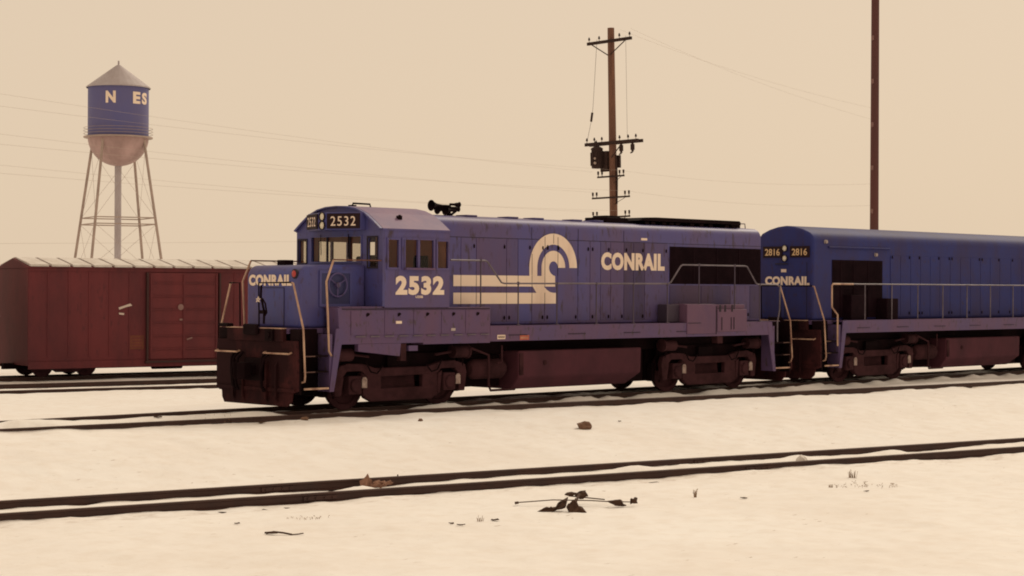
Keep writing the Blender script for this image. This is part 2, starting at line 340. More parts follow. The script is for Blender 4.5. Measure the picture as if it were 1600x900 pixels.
# ------------------------------------------------------------------ tracks
RPROF = [(-0.07, -0.16), (0.07, -0.16), (0.07, -0.148), (0.012, -0.125), (0.012, -0.045), (0.037, -0.035), (0.037, -0.006), (0.028, 0.0), (-0.028, 0.0), (-0.037, -0.006), (-0.037, -0.035), (-0.012, -0.045), (-0.012, -0.125), (-0.07, -0.148)]
def rail(name, a, b, y, parent=None):
    """a rail along local x from a to b, its head at local z = 0"""
    mb = MB(); mb.prism([(y + p[0], p[1]) for p in RPROF], 'x', a, b)
    o = mb.obj(name, STEEL, parent); o.data.materials.append(HEADS)
    for p in o.data.polygons:
        if p.normal.z > 0.9 and p.center.z > -0.01: p.material_index = 1
    return o
def track(label, line, z, a, b, sides):
    t = thing('railway_track', label, 'railway track', (line[0].x, line[0].y, z), (0, 0, line[1]))
    for y in sides: rail('rail', a, b, y, t)
    mb = MB(); n = int((b - a) / 0.55)
    for i in range(n):
        x = a + 0.3 + i*0.55; mb.box(x-0.11, x+0.11, sides[0]-0.6, sides[0]+2.1, -0.34, -0.17)
    mb.obj('sleepers', DARKWD, t)
    return t
def joint_bars(t, xs, ys):
    for x in xs:
        for y in ys:
            mb = MB(); mb.box(x-0.30, x+0.30, y-0.034, y-0.0125, -0.118, -0.05)
            for q in (-0.22, -0.08, 0.08, 0.22): mb.cyl((x+q, y-0.033, -0.085), (x+q, y-0.055, -0.085), 0.018, seg=6)
            mb.obj('joint_bar', STEEL, t)
track('snowed-in track that carries the two blue locomotives', (Vector((0, 0)), 0.0), 0.0, -60, 120, (-0.755, 0.755))
joint_bars(track('bare pair of dark rails in the snow nearest to the viewer', FG, -0.55, -30, 70, (0.036, 1.546)), (-6.0, 3.4, 12.6, 22.0), (0.036, 1.546))
track('track under the brown boxcars at the back', BX, -0.65, -90, 60, (0.0, 1.51))
o = rail('lone_rail', -45, 60, 0.0); o.location = (T3[0].x, T3[0].y, 0.0); o.rotation_euler = (0, 0, T3[1]); tag(o, 'single dark rail in the snow just in front of the locomotive track', 'rail')
o = rail('lone_rail', -70, 80, 0.0); o.location = (L1[0].x, L1[0].y, -0.62); o.rotation_euler = (0, 0, L1[1]); tag(o, 'thicker single rail in the snow nearest the brown boxcars', 'rail')
o = rail('lone_rail', -70, 80, 0.0); o.location = (L2[0].x, L2[0].y, -0.68); o.rotation_euler = (0, 0, L2[1]); tag(o, 'thinner single rail showing in the snow halfway between boxcars and locomotive', 'rail')

# ------------------------------------------------------------------ locomotive pieces
def hood_poly(w, zb, zt, r=0.27, crown=0.06):
    p = [(-w, zb), (w, zb)]
    p += arc(w - r, zt - r, r, 0, 75, 7) + [(0, zt + crown - 0.0)] + arc(-(w - r), zt - r, r, 105, 180, 7)
    return p
def make_wheelset(parent, x):
    for s in (-1, 1):
        mb = MB(); prof = [(0.0, -0.075), (0.12, -0.085), (0.13, -0.05), (0.40, -0.03), (0.43, -0.065), (0.505, -0.065), (0.508, 0.045), (0.535, 0.05), (0.535, 0.075), (0.42, 0.075), (0.38, 0.02), (0.0, 0.02)]
        mb.lathe([(r, 0 - h * s * -1) for r, h in prof], 'y', (x, s*0.755, 0.508), 32)
        w = mb.obj('wheel', TRUCK, parent, smooth=True)
    mb = MB(); mb.cyl((x, -0.7, 0.508), (x, 0.7, 0.508), 0.09); mb.obj('axle', BLACK, parent)
def make_truck(root, cx):
    t = bpy.data.objects.new('truck', None); COL.objects.link(t); t.parent = root; t.location = (cx, 0, 0); t.empty_display_size = 0.3
    for x in (-1.42, 1.42): make_wheelset(t, x)
    mb = MB(); mb.box(-2.0, 2.0, -0.62, 0.62, 0.27, 1.12); mb.obj('traction_motor', BLACK, t, bevel=0.05); mb = MB(); mb.box(-0.30, 0.30, -1.0, 1.0, 0.72, 1.15); mb.obj('bolster', BLACK, t)
    for s in (-1, 1): mb = MB(); mb.box(-1.9, 1.9, min(s*0.86, s*0.90), max(s*0.86, s*0.90), 0.55, 1.2); mb.obj('dark_backing', BLACK, t)  # black sheets added behind the side frames to fill the truck with shade
    for s in (-1, 1):
        y0, y1 = s*1.02, s*1.17
        mb = MB()
        # top chord with humps over the journals, bottom chord, two columns, two pedestals (each a few mm apart in depth)
        mb.prism([(-2.02, 0.70), (-1.95, 0.93), (-1.60, 1.02), (-1.15, 1.00), (-0.80, 0.90), (0.80, 0.90), (1.15, 1.00), (1.60, 1.02), (1.95, 0.93), (2.02, 0.70), (1.75, 0.70), (1.62, 0.84), (1.20, 0.84), (1.05, 0.72), (-1.05, 0.70), (-1.20, 0.84), (-1.62, 0.84), (-1.75, 0.70)], 'y', y0, y1)
        mb.prism([(-1.16, 0.44), (1.16, 0.44), (1.10, 0.24), (0.90, 0.15), (-0.90, 0.15), (-1.10, 0.24)], 'y', y0 + s*0.004, y1 - s*0.004)
        for q in (-1, 1):
            mb.prism([(q*0.62, 0.40), (q*0.62, 0.74), (q*1.07, 0.78), (q*1.10, 0.40)], 'y', y0 + s*0.008, y1 - s*0.010)
            mb.prism([(q*1.70, 0.72), (q*1.78, 0.30), (q*1.95, 0.30), (q*2.01, 0.72)], 'y', y0 + s*0.006, y1 - s*0.007)
            mb.prism([(q*1.09, 0.74), (q*1.07, 0.28), (q*1.16, 0.28), (q*1.22, 0.80)], 'y', y0 + s*0.007, y1 + s*0.012)
        mb.obj('side_frame', TRUCK, t, bevel=0.02)
        for q in (-1, 1):
            mb = MB(); mb.box(q*1.42-0.19, q*1.42+0.19, s*1.0, s*1.22, 0.33, 0.74); mb.cyl((q*1.42, s*1.2, 0.53), (q*1.42, s*1.27, 0.53), 0.15, seg=18)
            j = mb.obj('journal_box', TRUCK, t, bevel=0.03)
            mb = MB(); mb.prism([(q*1.42+0.17, 0.47), (q*1.42+0.31, 0.47), (q*1.42+0.31, 0.66), (q*1.42+0.27, 0.71), (q*1.42+0.21, 0.71), (q*1.42+0.17, 0.66)], 'y', s*1.225, s*1.25)
            mb.obj('tag_plate', mat('worn white tag', (0.40, 0.31, 0.28), (0.20, 0.13, 0.12), 14.0, 0.7), j)
            mb = MB(); mb.cyl((q*1.75 - q*0.22, s*1.16, 1.22), (q*1.75 + q*0.22, s*1.16, 1.22), 0.15, seg=16); mb.cyl((q*1.75 + q*0.22, s*1.16, 1.22), (q*1.75 + q*0.27, s*1.16, 1.22), 0.17, seg=16); mb.cyl((q*1.52, s*1.16, 1.22), (q*1.0, s*1.16, 1.16), 0.03, seg=8)
            mb.obj('brake_cylinder', TRUCK, t, smooth=True)
            mb = MB(); mb.tube([(q*1.15, s*1.24, 1.05), (q*1.0, s*1.25, 0.82), (q*0.82, s*1.25, 0.78), (q*0.65, s*1.25, 0.95)], 0.018); mb.obj('brake_hose', BLACK, t); mb = MB(); mb.tube([(q*1.85, s*1.2, 1.15), (q*1.9, s*1.1, 0.6), (q*1.8, s*0.9, 0.25)], 0.022)
            mb.obj('sand_pipe', BLACK, t)
            for bx in (0.86, 1.98): mb = MB(); mb.box(q*bx-0.06, q*bx+0.06, min(s*0.68, s*0.85), max(s*0.68, s*0.85), 0.27, 0.75); mb.obj('brake_shoe', BLACK, t)
        mb = MB()
        for k in range(9): mb.box(-0.52 + 0.004*k, 0.52 - 0.004*k, s*0.86, s*1.0, 0.43 + k*0.032, 0.43 + k*0.032 + 0.024)
        mb.obj('leaf_spring', TRUCK, t)
    return t
def handrail(root, paths, r=0.021, m=None, name='handrail'):
    mb = MB()
    for p in paths: mb.tube(p, r)
    return mb.obj(name, m or RAILD, root, smooth=True)
def end_assembly(root, s, deck_in=7.75):
    X = lambda v: s * v
    mb = MB(); mb.box(min(X(deck_in), X(8.70)), max(X(deck_in), X(8.70)), -1.08, 1.08, 1.70, 1.815); mb.obj('end_deck', SILL, root)
    mb = MB(); mb.prism([(-1.44, 1.55), (1.44, 1.55), (1.47, 1.2), (1.47, 0.44), (1.27, 0.40), (1.25, 0.24), (1.17, 0.13), (-1.10, 0.13), (-1.24, 0.24), (-1.28, 0.42), (-1.47, 0.47), (-1.47, 1.2)], 'x', X(8.70), X(8.755))
    pl = mb.obj('pilot', PILOT, root)
    mb = MB()
    for y in (-0.78, -0.42, 0.42, 0.78): mb.prism([(X(8.757), 1.1), (X(8.757), 0.2), (X(8.82), 0.3), (X(8.82), 1.0)], 'y', y-0.02, y+0.02)
    mb.box(min(X(8.757), X(8.79)), max(X(8.757), X(8.79)), -1.42, 1.42, 0.44, 0.52)
    mb.obj('stiffener', PILOT, pl)
    mb = MB(); mb.box(min(X(8.70), X(8.80)), max(X(8.70), X(8.80)), -1.02, 1.02, 1.53, 1.80); mb.obj('end_sill', PILOT, root, bevel=0.01)
    mb = MB(); mb.box(min(X(8.66), X(8.805)), max(X(8.66), X(8.805)), -0.98, -0.20, 1.803, 1.823); mb.obj('deck_edge', RAILC, root); mb = MB(); mb.box(min(X(8.66), X(8.805)), max(X(8.66), X(8.805)), 0.25, 1.05, 1.803, 1.823); mb.obj('deck_edge', RAILC, root)
    mb = MB(); mb.box(min(X(8.5), X(9.0)), max(X(8.5), X(9.0)), -0.10, 0.10, 0.78, 1.0)
    mb.prism([(X(8.98), -0.14), (X(9.18), -0.16), (X(9.30), -0.05), (X(9.24), 0.0), (X(9.12), -0.03), (X(9.10), 0.12), (X(9.22), 0.20), (X(9.16), 0.25), (X(8.98), 0.16)], 'z', 0.70, 1.06)
    mb.box(min(X(8.76), X(8.84)), max(X(8.76), X(8.84)), -0.32, 0.32, 0.66, 1.16); mb.obj('coupler', BLACK, root, bevel=0.015)
    for y0, y1 in ((-1.32, -0.42), (0.55, 1.36)): handrail(root, [[(X(8.79), y0, 1.30), (X(8.87), y0, 1.275), (X(8.87), y1, 1.275), (X(8.79), y1, 1.30)]], 0.02, RAILC, 'uncoupling_lever')
    for y, d in ((-0.55, 0.1), (-0.40, -0.05), (0.40, 0.08), (0.58, 0.0), (0.72, -0.1)):
        mb = MB(); mb.tube([(X(8.80), y, 1.28), (X(8.92), y + d*0.4, 1.15), (X(8.97), y + d, 0.85), (X(8.93), y + d, 0.55), (X(8.86), y + d*1.3, 0.44)], 0.032); mb.obj('air_hose', BLACK, root, smooth=True)
    mb = MB(); mb.box(min(X(8.805), X(8.86)), max(X(8.805), X(8.86)), -0.72, -0.45, 1.54, 1.79); mb.cyl((X(8.86), -0.58, 1.67), (X(8.89), -0.58, 1.67), 0.07); mb.obj('jumper_receptacle', BLACK, root)
    mb = MB(); mb.box(min(X(8.81), X(8.9)), max(X(8.81), X(8.9)), -0.20, 0.32, 1.66, 1.90); mb.obj('drop_step', BLACK, root, bevel=0.05); mb = MB(); mb.box(min(X(8.72), X(8.88)), max(X(8.72), X(8.88)), 0.88, 1.25, 1.82, 1.90); mb.obj('hose_bracket', BLACK, root, bevel=0.02)
    for sy in (-1, 1):
        Y = lambda v: sy * v
        st = bpy.data.objects.new('steps', None); COL.objects.link(st); st.parent = root; st.empty_display_size = 0.2
        mb = MB()
        mb.box(min(X(7.95), X(8.66)), max(X(7.95), X(8.66)), min(Y(1.10), Y(1.13)), max(Y(1.10), Y(1.13)), 0.5, 1.80)
        mb.box(min(X(8.63), X(8.69)), max(X(8.63), X(8.69)), min(Y(1.135), Y(1.46)), max(Y(1.135), Y(1.46)), 0.40, 1.80); mb.obj('riser', BLACK, st)
        for k, z in enumerate((0.50, 0.86, 1.20)):
            mb = MB(); mb.box(min(X(7.93), X(8.625)), max(X(7.93), X(8.625)), min(Y(1.135), Y(1.50)), max(Y(1.135), Y(1.50)), z, z+0.035); td = mb.obj('tread', BLACK, st)
            if k == 0:
                mb = MB(); mb.box(min(X(7.93), X(8.60)), max(X(7.93), X(8.60)), min(Y(1.502), Y(1.525)), max(Y(1.502), Y(1.525)), z-0.002, z+0.04); mb.obj('tread_edge', RAILC, td)
            else:
                mb = MB(); mb.box(min(X(8.30), X(8.60)), max(X(8.30), X(8.60)), min(Y(1.502), Y(1.515)), max(Y(1.502), Y(1.515)), z+0.01, z+0.03); mb.obj('tread_edge', mat('dull tread edge', (0.13, 0.07, 0.06), None, rough=0.7), td)
        mb = MB(); mb.prism([(X(7.74), 1.81), (X(7.52), 1.81), (X(7.80), 0.44), (X(7.92), 0.44)], 'y', Y(1.50), Y(1.535)); mb.box(min(X(7.82), X(7.90)), max(X(7.82), X(7.90)), min(Y(1.1), Y(1.498)), max(Y(1.1), Y(1.498)), 0.44, 1.69); mb.obj('side_plate', SILL, st)
        # corner handrail, bent out over the steps
        handrail(root, [[(X(8.62), Y(1.08), 2.80), (X(8.62), Y(1.14), 2.80), (X(8.62), Y(1.50), 1.82), (X(8.62), Y(1.57), 0.80), (X(8.60), Y(1.53), 0.68), (X(8.62), Y(1.46), 0.66)]], 0.022, RAILC, 'corner_handrail')
    for pth in ([(X(8.66), -1.10, 2.81), (X(8.66), 0.04, 2.80), (X(8.66), 0.02, 1.84)], [(X(8.66), 1.12, 2.80), (X(8.66), 0.74, 2.80), (X(8.66), 0.72, 1.84)]): handrail(root, [pth], 0.018, BLACK, 'end_handrail')
def running_gear(root, tank=(-2.0, 2.45)):
    mb = MB(); mb.box(-7.7, 7.7, -0.80, 0.80, 1.12, 1.70); mb.box(-7.6, 7.6, -1.46, 1.46, 1.52, 1.70); mb.obj('underframe', BLACK, root)
    for cx in (-5.51, 5.51): make_truck(root, cx)
    x0, x1 = tank
    mb = MB(); mb.prism([(-1.38, 1.20), (1.38, 1.20), (1.38, 0.56), (1.12, 0.27), (-1.12, 0.27), (-1.38, 0.56)], 'x', x0, x1)
    for v in mb.bm.verts:
        if v.co.z < 0.5 and v.co.x > x1 - 0.01: v.co.x -= 0.33
        elif v.co.z < 0.6 and v.co.x > x1 - 0.01: v.co.x -= 0.02
    tk = mb.obj('fuel_tank', TANK, root, bevel=0.03)
    mb = MB(); mb.box(x0+0.02, x0+0.14, -1.41, -1.383, 0.62, 1.15); mb.obj('sight_glass', TRUCK, tk); mb = MB(); mb.cyl((x0+0.9, -1.40, 0.9), (x0+0.9, -1.385, 0.9), 0.06); mb.obj('filler', TRUCK, tk)
    for s in (-1, 1):
        mb = MB(); mb.lathe([(0.0, x0-1.35), (0.15, x0-1.32), (0.24, x0-1.2), (0.24, x0-0.3), (0.15, x0-0.18), (0.0, x0-0.15)], 'x', (0, s*1.02, 0.78), 22); mb.obj('air_reservoir', TRUCK, root, smooth=True)
        mb = MB(); mb.tube([(x0-1.5, s*1.3, 1.3), (x0-0.95, s*1.33, 1.12), (x0-0.95, s*1.33, 0.42), (x0-0.85, s*1.3, 0.28), (x0, s*1.25, 0.28)], 0.03); mb.tube([(x0-0.6, s*1.42, 1.35), (x0-0.6, s*1.42, 0.95), (x0-0.75, s*1.42, 0.92)], 0.02); mb.obj('air_pipe', TRUCK, root, smooth=True)
    mb = MB(); mb.box(x0-1.4, x0-0.05, -0.75, 0.75, 0.35, 1.1); mb.obj('equipment_box', BLACK, root); mb = MB(); mb.box(x1+0.05, x1+0.7, -0.8, 0.8, 0.3, 1.1); mb.obj('equipment_box', BLACK, root)
def side_sill(root, x0, x1, m):
    for s in (-1, 1):
        mb = MB(); mb.box(x0, x1, min(s*1.47, s*1.53), max(s*1.47, s*1.53), 1.45, 1.815)
        mb.box(x0, x1, min(s*0.96, s*1.469), max(s*0.96, s*1.469), 1.76, 1.812); mb.obj('side_sill', m, root)
        mb = MB()
        for x in np.arange(x0 + 0.6, x1 - 0.5, 2.05): mb.box(x, x+0.62, min(s*1.532, s*1.545), max(s*1.532, s*1.545), 1.585, 1.60)
        mb.obj('sill_bracket', SEAM, root)
def hood_side_doors(root, edges, w, z0, z1, m, sides=(-1, 1), latch_z=(3.70, 1.99)):
    for s in sides:
        for k, (a, b) in enumerate(zip(edges, edges[1:])):
            mb = MB(); g = 0.009
            mb.box(a+g, b-g, min(s*(w+0.001), s*(w+0.013)), max(s*(w+0.001), s*(w+0.013)), z0, z1); d = mb.obj('hood_door', ((m, BLUE_C, m, BLUE_B, BLUE_C, m, m, BLUE_B)[(k*3 + int(w*20)) % 8] if root is loco and a < 1.9 else (BLUE_D, BLUE_D, BLUE_C)[k % 3] if root is loco else BLUE3), root)
            if b - a > 0.25:
                q = b - 0.075 if (k*7) % 3 else a + 0.09
                for j, z in enumerate(latch_z):
                    if (k*5 + j*3) % 4 == 3: continue
                    mb = MB(); mb.prism([(q-0.018, z-0.04), (q+0.018, z-0.04), (q+0.026, z+0.02), (q, z+0.055), (q-0.026, z+0.02)], 'y', s*(w+0.0135), s*(w+0.028)); mb.obj('latch', BLACK, d)

# ------------------------------------------------------------------ leading locomotive
loco = thing('diesel_locomotive', 'blue diesel locomotive with a low nose, numbered 2532, in front of the other engine', 'locomotive')
HW = 0.95
running_gear(loco)
for s in (-1, 1): end_assembly(loco, s)
side_sill(loco, -3.09, 7.62, SILL)
# long hood
mb = MB(); mb.prism(hood_poly(HW, 1.815, 4.40), 'x', -4.40, 8.0); hood = mb.obj('hood', BLUE, loco, smooth=True, bevel=0.05, seg=3)
seams = [-4.30, -3.52, -3.02, -2.01, -1.62, -1.14, -0.69, -0.23, 0.50, 0.95, 1.34, 1.72, 2.23, 2.60, 3.04, 3.97]
hood_side_doors(loco, seams, HW, 1.90, 3.90, BLUE)
hood_side_doors(loco, [4.05, 5.35, 6.60, 7.47, 7.93], HW, 1.90, 2.80, BLUE, latch_z=(2.0,))
mb = MB()
for s in (-1, 1):
    for x in (-1.14, 0.52, 2.23): mb.box(x-0.006, x+0.006, min(s*0.951, s*0.956), max(s*0.951, s*0.956), 3.91, 4.20)
    mb.box(-4.3, 3.97, min(s*0.951, s*0.955), max(s*0.951, s*0.955), 3.905, 3.917); mb.box(4.0, 7.97, min(s*0.951, s*0.955), max(s*0.951, s*0.955), 3.90, 3.912)
mb.obj('seam_line', SEAM, loco)
for s in (-1, 1):
    mb = MB(); mb.box(4.05, 7.95, min(s*0.951, s*0.968), max(s*0.951, s*0.968), 2.84, 3.83); g = mb.obj('radiator_grille', GRILL, loco)
    mb = MB()
    for z in np.arange(2.88, 3.80, 0.045): mb.box(4.10, 7.90, min(s*0.969, s*0.985), max(s*0.969, s*0.985), z, z+0.018)
    for x in (5.02, 6.0, 6.97): mb.box(x-0.02, x+0.02, min(s*0.969, s*0.990), max(s*0.969, s*0.990), 2.85, 3.82)
    mb.obj('louvre', GRILL, g)
    mb = MB(); mb.box(3.55, 4.05, min(s*0.965, s*1.30), max(s*0.965, s*1.30), 1.83, 2.30); mb.obj('filter_box', mat('dark blue box', (0.05, 0.035, 0.06), None, rough=0.6), loco, bevel=0.02)
    mb = MB(); mb.box(4.07, 5.30, min(s*0.99, s*1.47), max(s*0.99, s*1.47), 1.82, 2.31); mb.box(4.07, 5.30, min(s*1.472, s*1.556), max(s*1.472, s*1.556), 1.52, 2.30)
    mb.box(5.32, 6.61, min(s*0.99, s*1.46), max(s*0.99, s*1.46), 1.82, 2.29); mb.box(5.33, 6.60, min(s*1.462, s*1.552), max(s*1.462, s*1.552), 1.56, 2.16); eb = mb.obj('equipment_cover', SILL2, loco, bevel=0.015)
    mb = MB()
    for a, b, z0, z1 in ((4.10, 4.62, 1.80, 1.815), (5.40, 5.47, 2.10, 2.28), (5.62, 5.68, 2.1, 2.28), (5.92, 5.97, 2.1, 2.28), (5.26, 5.28, 1.5, 2.25), (5.9, 5.92, 1.62, 1.95), (6.02, 6.04, 1.62, 1.95), (5.5, 5.52, 1.6, 1.95)): mb.box(a, b, min(s*1.5525, s*1.566), max(s*1.5525, s*1.566), z0, z1)
    mb.obj('cover_seam', SEAM, eb)
    mb = MB(); mb.box(5.4, 5.62, min(s*1.30, s*1.50), max(s*1.30, s*1.50), 1.25, 1.52); mb.box(5.63, 6.6, min(s*1.30, s*1.50), max(s*1.30, s*1.50), 1.49, 1.56); mb.obj('drain_bracket', TRUCK, loco)
# roof details
mb = MB(); mb.box(2.15, 3.0, -0.42, 0.36, 4.43, 4.57); mb.box(2.30, 2.85, -0.28, 0.22, 4.57, 4.62); mb.box(3.0, 3.32, -0.42, 0.36, 4.43, 4.51); mb.obj('exhaust_stack', BLACK, loco, bevel=0.02)
mb = MB(); mb.prism([(3.05, 4.50), (3.30, 4.585), (3.75, 4.60), (7.28, 4.60), (7.33, 4.56), (7.33, 4.48), (6.9, 4.48), (6.9, 4.50)], 'y', -0.74, 0.74); pod = mb.obj('radiator_pod', BLACK, loco)
for x in (3.35, 3.6, 4.05, 4.35, 4.6, 5.2, 5.6, 6.0, 6.7, 7.0, 7.2): mb = MB(); mb.box(x, x+0.16, -0.70, 0.70, 4.41, 4.479); mb.obj('pod_foot', BLACK, pod)
mb = MB(); mb.tube([(7.45, -0.4, 4.42), (7.47, -0.4, 4.55), (7.95, -0.4, 4.55), (7.97, -0.4, 4.40)], 0.015); mb.obj('grab_iron', RAILD, loco)
for x in (-2.9, -1.5, -0.6, 0.8, 1.6): mb = MB(); mb.box(x, x+0.35, -0.5, -0.1, 4.42, 4.468); mb.obj('roof_hatch', BLUE, loco, bevel=0.01)
# cab
CF, CB, CW = -6.44, -4.42, 1.55
cab = bpy.data.objects.new('cab', None); COL.objects.link(cab); cab.parent = loco; cab.empty_display_size = 0.3
front_holes = [(-0.80, 0.98, 3.30, 3.86), (1.18, 1.47, 3.28, 3.80), (-1.36, -1.05, 3.17, 3.83)]
mb = MB(); mb.panel('x', CF, CF + 0.06, -CW, CW, 2.287, 4.0, front_holes); fw = mb.obj('front_wall', BLUE2, cab)
side_holes = [(-6.28, -5.98, 3.16, 3.78), (-5.84, -4.93, 3.16, 3.79), (-4.80, -4.48, 3.16, 3.77)]
for s in (-1, 1):
    mb = MB(); mb.panel('y', s*CW, s*(CW - 0.05), CF + 0.061, CB - 0.051, 2.262, 4.0, side_holes); sw = mb.obj('side_wall', BLUE, cab)
    for (a, b, z0, z1) in side_holes:
        mb = MB(); f = 0.045; mb.panel('y', s*(CW + 0.022), s*(CW - 0.002 + 0.004), a - f, b + f, z0 - f, z1 + f, [(a, b, z0, z1)])
        wd = mb.obj('window', BLUE, cab)
        if b - a > 0.8:
            mb = MB(); mb.box((a+b)/2 - 0.03, (a+b)/2 + 0.03, min(s*(CW-0.03), s*(CW+0.03)), max(s*(CW-0.03), s*(CW+0.03)), z0+0.001, z1-0.001); mb.box(a+0.02, a+0.06, min(s*(CW-0.03), s*(CW+0.02)), max(s*(CW-0.03), s*(CW+0.02)), z0+0.001, z1-0.001); mb.obj('sash_post', BLUE, wd)
            mb = MB(); mb.box(a, b - 0.02, min(s*(CW+0.024), s*(CW+0.12)), max(s*(CW+0.024), s*(CW+0.12)), z0-0.05, z0-0.005); mb.obj('arm_rest', SILL, wd)
        mb = MB(); mb.box(a, b, min(s*(CW-0.026), s*(CW-0.032)), max(s*(CW-0.026), s*(CW-0.032)), z0, z1); mb.obj('pane', GLASS, wd)
    mb = MB(); mb.panel('y', s*(CW - 0.052), s*(CW - 0.06), CF + 0.07, CB - 0.06, 2.3, 3.98, side_holes); mb.obj('lining', INTER, cab)
for (a, b, z0, z1) in front_holes:
    mb = MB(); f = 0.035; mb.panel('x', CF - 0.018, CF - 0.002, a - f, b + f, z0 - f, z1 + f, [(a, b, z0, z1)]); wd = mb.obj('window', SEAM if b - a < 0.5 else BLUE2, cab)
    if b - a > 1:
        for py in (0.42, -0.38): mb = MB(); mb.box(CF - 0.012, CF + 0.03, py-0.02, py+0.02, z0+0.001, z1-0.001); mb.obj('window_post', SEAM, wd)
        mb = MB(); mb.tube([(CF-0.03, 0.62, 3.92), (CF-0.03, 0.60, 3.45)], 0.008); mb.obj('wiper', BLACK, wd); mb = MB(); mb.tube([(CF-0.03, -0.38, 3.92), (CF-0.03, -0.38, 3.40)], 0.012); mb.obj('wiper', BLACK, wd)
    mb = MB(); mb.box(CF + 0.028, CF + 0.034, a, b, z0, z1); mb.obj('pane', GLASS, wd)
mb = MB(); mb.panel('x', CB - 0.05, CB, -CW, CW, 2.262, 4.0, [(1.05, 1.38, 3.2, 3.8)]); mb.obj('rear_wall', BLUE, cab)
mb = MB(); mb.box(CB - 0.06, CB - 0.052, -1.48, 1.0, 2.3, 3.98); mb.box(CF + 0.07, CB - 0.07, -1.48, 1.48, 2.26, 2.30); mb.box(CF + 0.07, CB - 0.07, -1.48, 1.48, 3.96, 3.985); mb.obj('lining', INTER, cab)
mb = MB(); mb.box(-5.2, -4.75, -1.2, -0.75, 2.75, 2.9); mb.box(-4.85, -4.75, -1.2, -0.75, 2.9, 3.45); mb.box(-5.1, -4.9, -1.05, -0.9, 2.3, 2.75); mb.box(-5.3, -4.85, 0.75, 1.2, 2.75, 2.9); mb.box(-4.95, -4.85, 0.75, 1.2, 2.9, 3.45); mb.obj('cab_seat', BLACK, cab, bevel=0.04)
mb = MB(); mb.box(-5.95, -5.55, -0.75, -0.25, 2.3, 3.38); mb.box(-5.9, -5.6, -0.7, -0.3, 3.38, 3.45); mb.obj('control_stand', mat('console grey', (0.10, 0.07, 0.07), None), cab, bevel=0.03)
roofp = [(-CW, 3.998), (CW, 3.998), (CW + 0.01, 4.03), (1.32, 4.20), (1.02, 4.385), (0.70, 4.50), (0.38, 4.555), (0, 4.57), (-0.38, 4.555), (-0.70, 4.50), (-1.02, 4.385), (-1.32, 4.20), (-CW - 0.01, 4.03)]
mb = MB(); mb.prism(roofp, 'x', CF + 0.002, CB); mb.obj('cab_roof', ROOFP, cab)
mb = MB(); mb.prism([(y*0.985, 4.002 + (z - 4.0)*0.975) for y, z in roofp], 'x', CF - 0.012, CF + 0.001); mb.obj('front_gable', BLUE2, cab)
mb = MB(); top = roofp[2:]; mb.prism(top + [(y*0.975, z - 0.03) for y, z in top[::-1]], 'x', CF - 0.09, CF - 0.013); mb.obj('visor', BLUE2, cab)
mb = MB(); mb.box(CF - 0.01, CB + 0.02, -CW - 0.022, -CW - 0.002, 3.985, 4.028); mb.box(CF - 0.01, CB + 0.02, CW + 0.002, CW + 0.022, 3.985, 4.028); mb.obj('gutter', BLUE, cab)
# number board housing and headlights
mb = MB(); mb.prism([(CF - 0.013, 0.97), (-6.59, 0.95), (-6.91, 0.16), (-6.91, -0.16), (-6.59, -0.95), (CF - 0.013, -0.97)], 'z', 4.00, 4.40); hs = mb.obj('light_housing', BLUE2, cab, bevel=0.01)
for s in (-1, 1):
    a = Vector((-6.91, s*0.17, 0)); b = Vector((-6.592, s*0.945, 0)); d = (b - a).normalized(); n = Vector((-abs(d.y), s*abs(d.x), 0)) if True else None
    n = Vector((d.y, -d.x, 0)); n = n if n.x < 0 else -n
    L = (b - a).length
    mb = MB(); p = [a + n*0.004, a + n*0.03, b + n*0.03, b + n*0.004]; mb.prism([(q.x, q.y) for q in p], 'z', 4.035, 4.375); nb = mb.obj('number_board', BOARD, cab)
    lw = L * 0.76
    if s < 0: o0 = a + n*0.031 + d*0.10; u = d
    else: o0 = b + n*0.031 - d*0.10; u = -d
    letters('numerals', '2532', (o0.x, o0.y, 4.095), u, (0, 0, 1), n, lw, 0.215, CREAM, nb, 0.004, space=1.18)
for z in (4.31, 4.11):
    mb = MB(); mb.lathe([(0.088, -6.912), (0.105, -6.93), (0.095, -6.955), (0.085, -6.93)], 'x', (0, 0.0, z), 20); hl = mb.obj('headlight', BOARD, cab, smooth=True)
    mb = MB(); mb.lathe([(0.0, -6.945), (0.05, -6.94), (0.086, -6.922)], 'x', (0, 0.0, z), 20); mb.obj('lens', LENSM, hl, smooth=True)
mb = MB(); mb.tube([(-6.15, -0.1, 4.53), (-6.10, -0.1, 4.64), (-5.60, -0.1, 4.635), (-5.58, -0.1, 4.55)], 0.022); mb.box(-6.2, -6.05, -0.16, -0.04, 4.545, 4.60); mb.obj('radio_antenna', BLACK, cab)
mb = MB(); mb.box(-5.72, -5.60, -1.24, -1.17, 4.24, 4.34); mb.cyl((-5.66, -1.22, 4.22), (-5.66, -1.22, 4.36), 0.03); mb.obj('vent_cap', BLACK, cab)
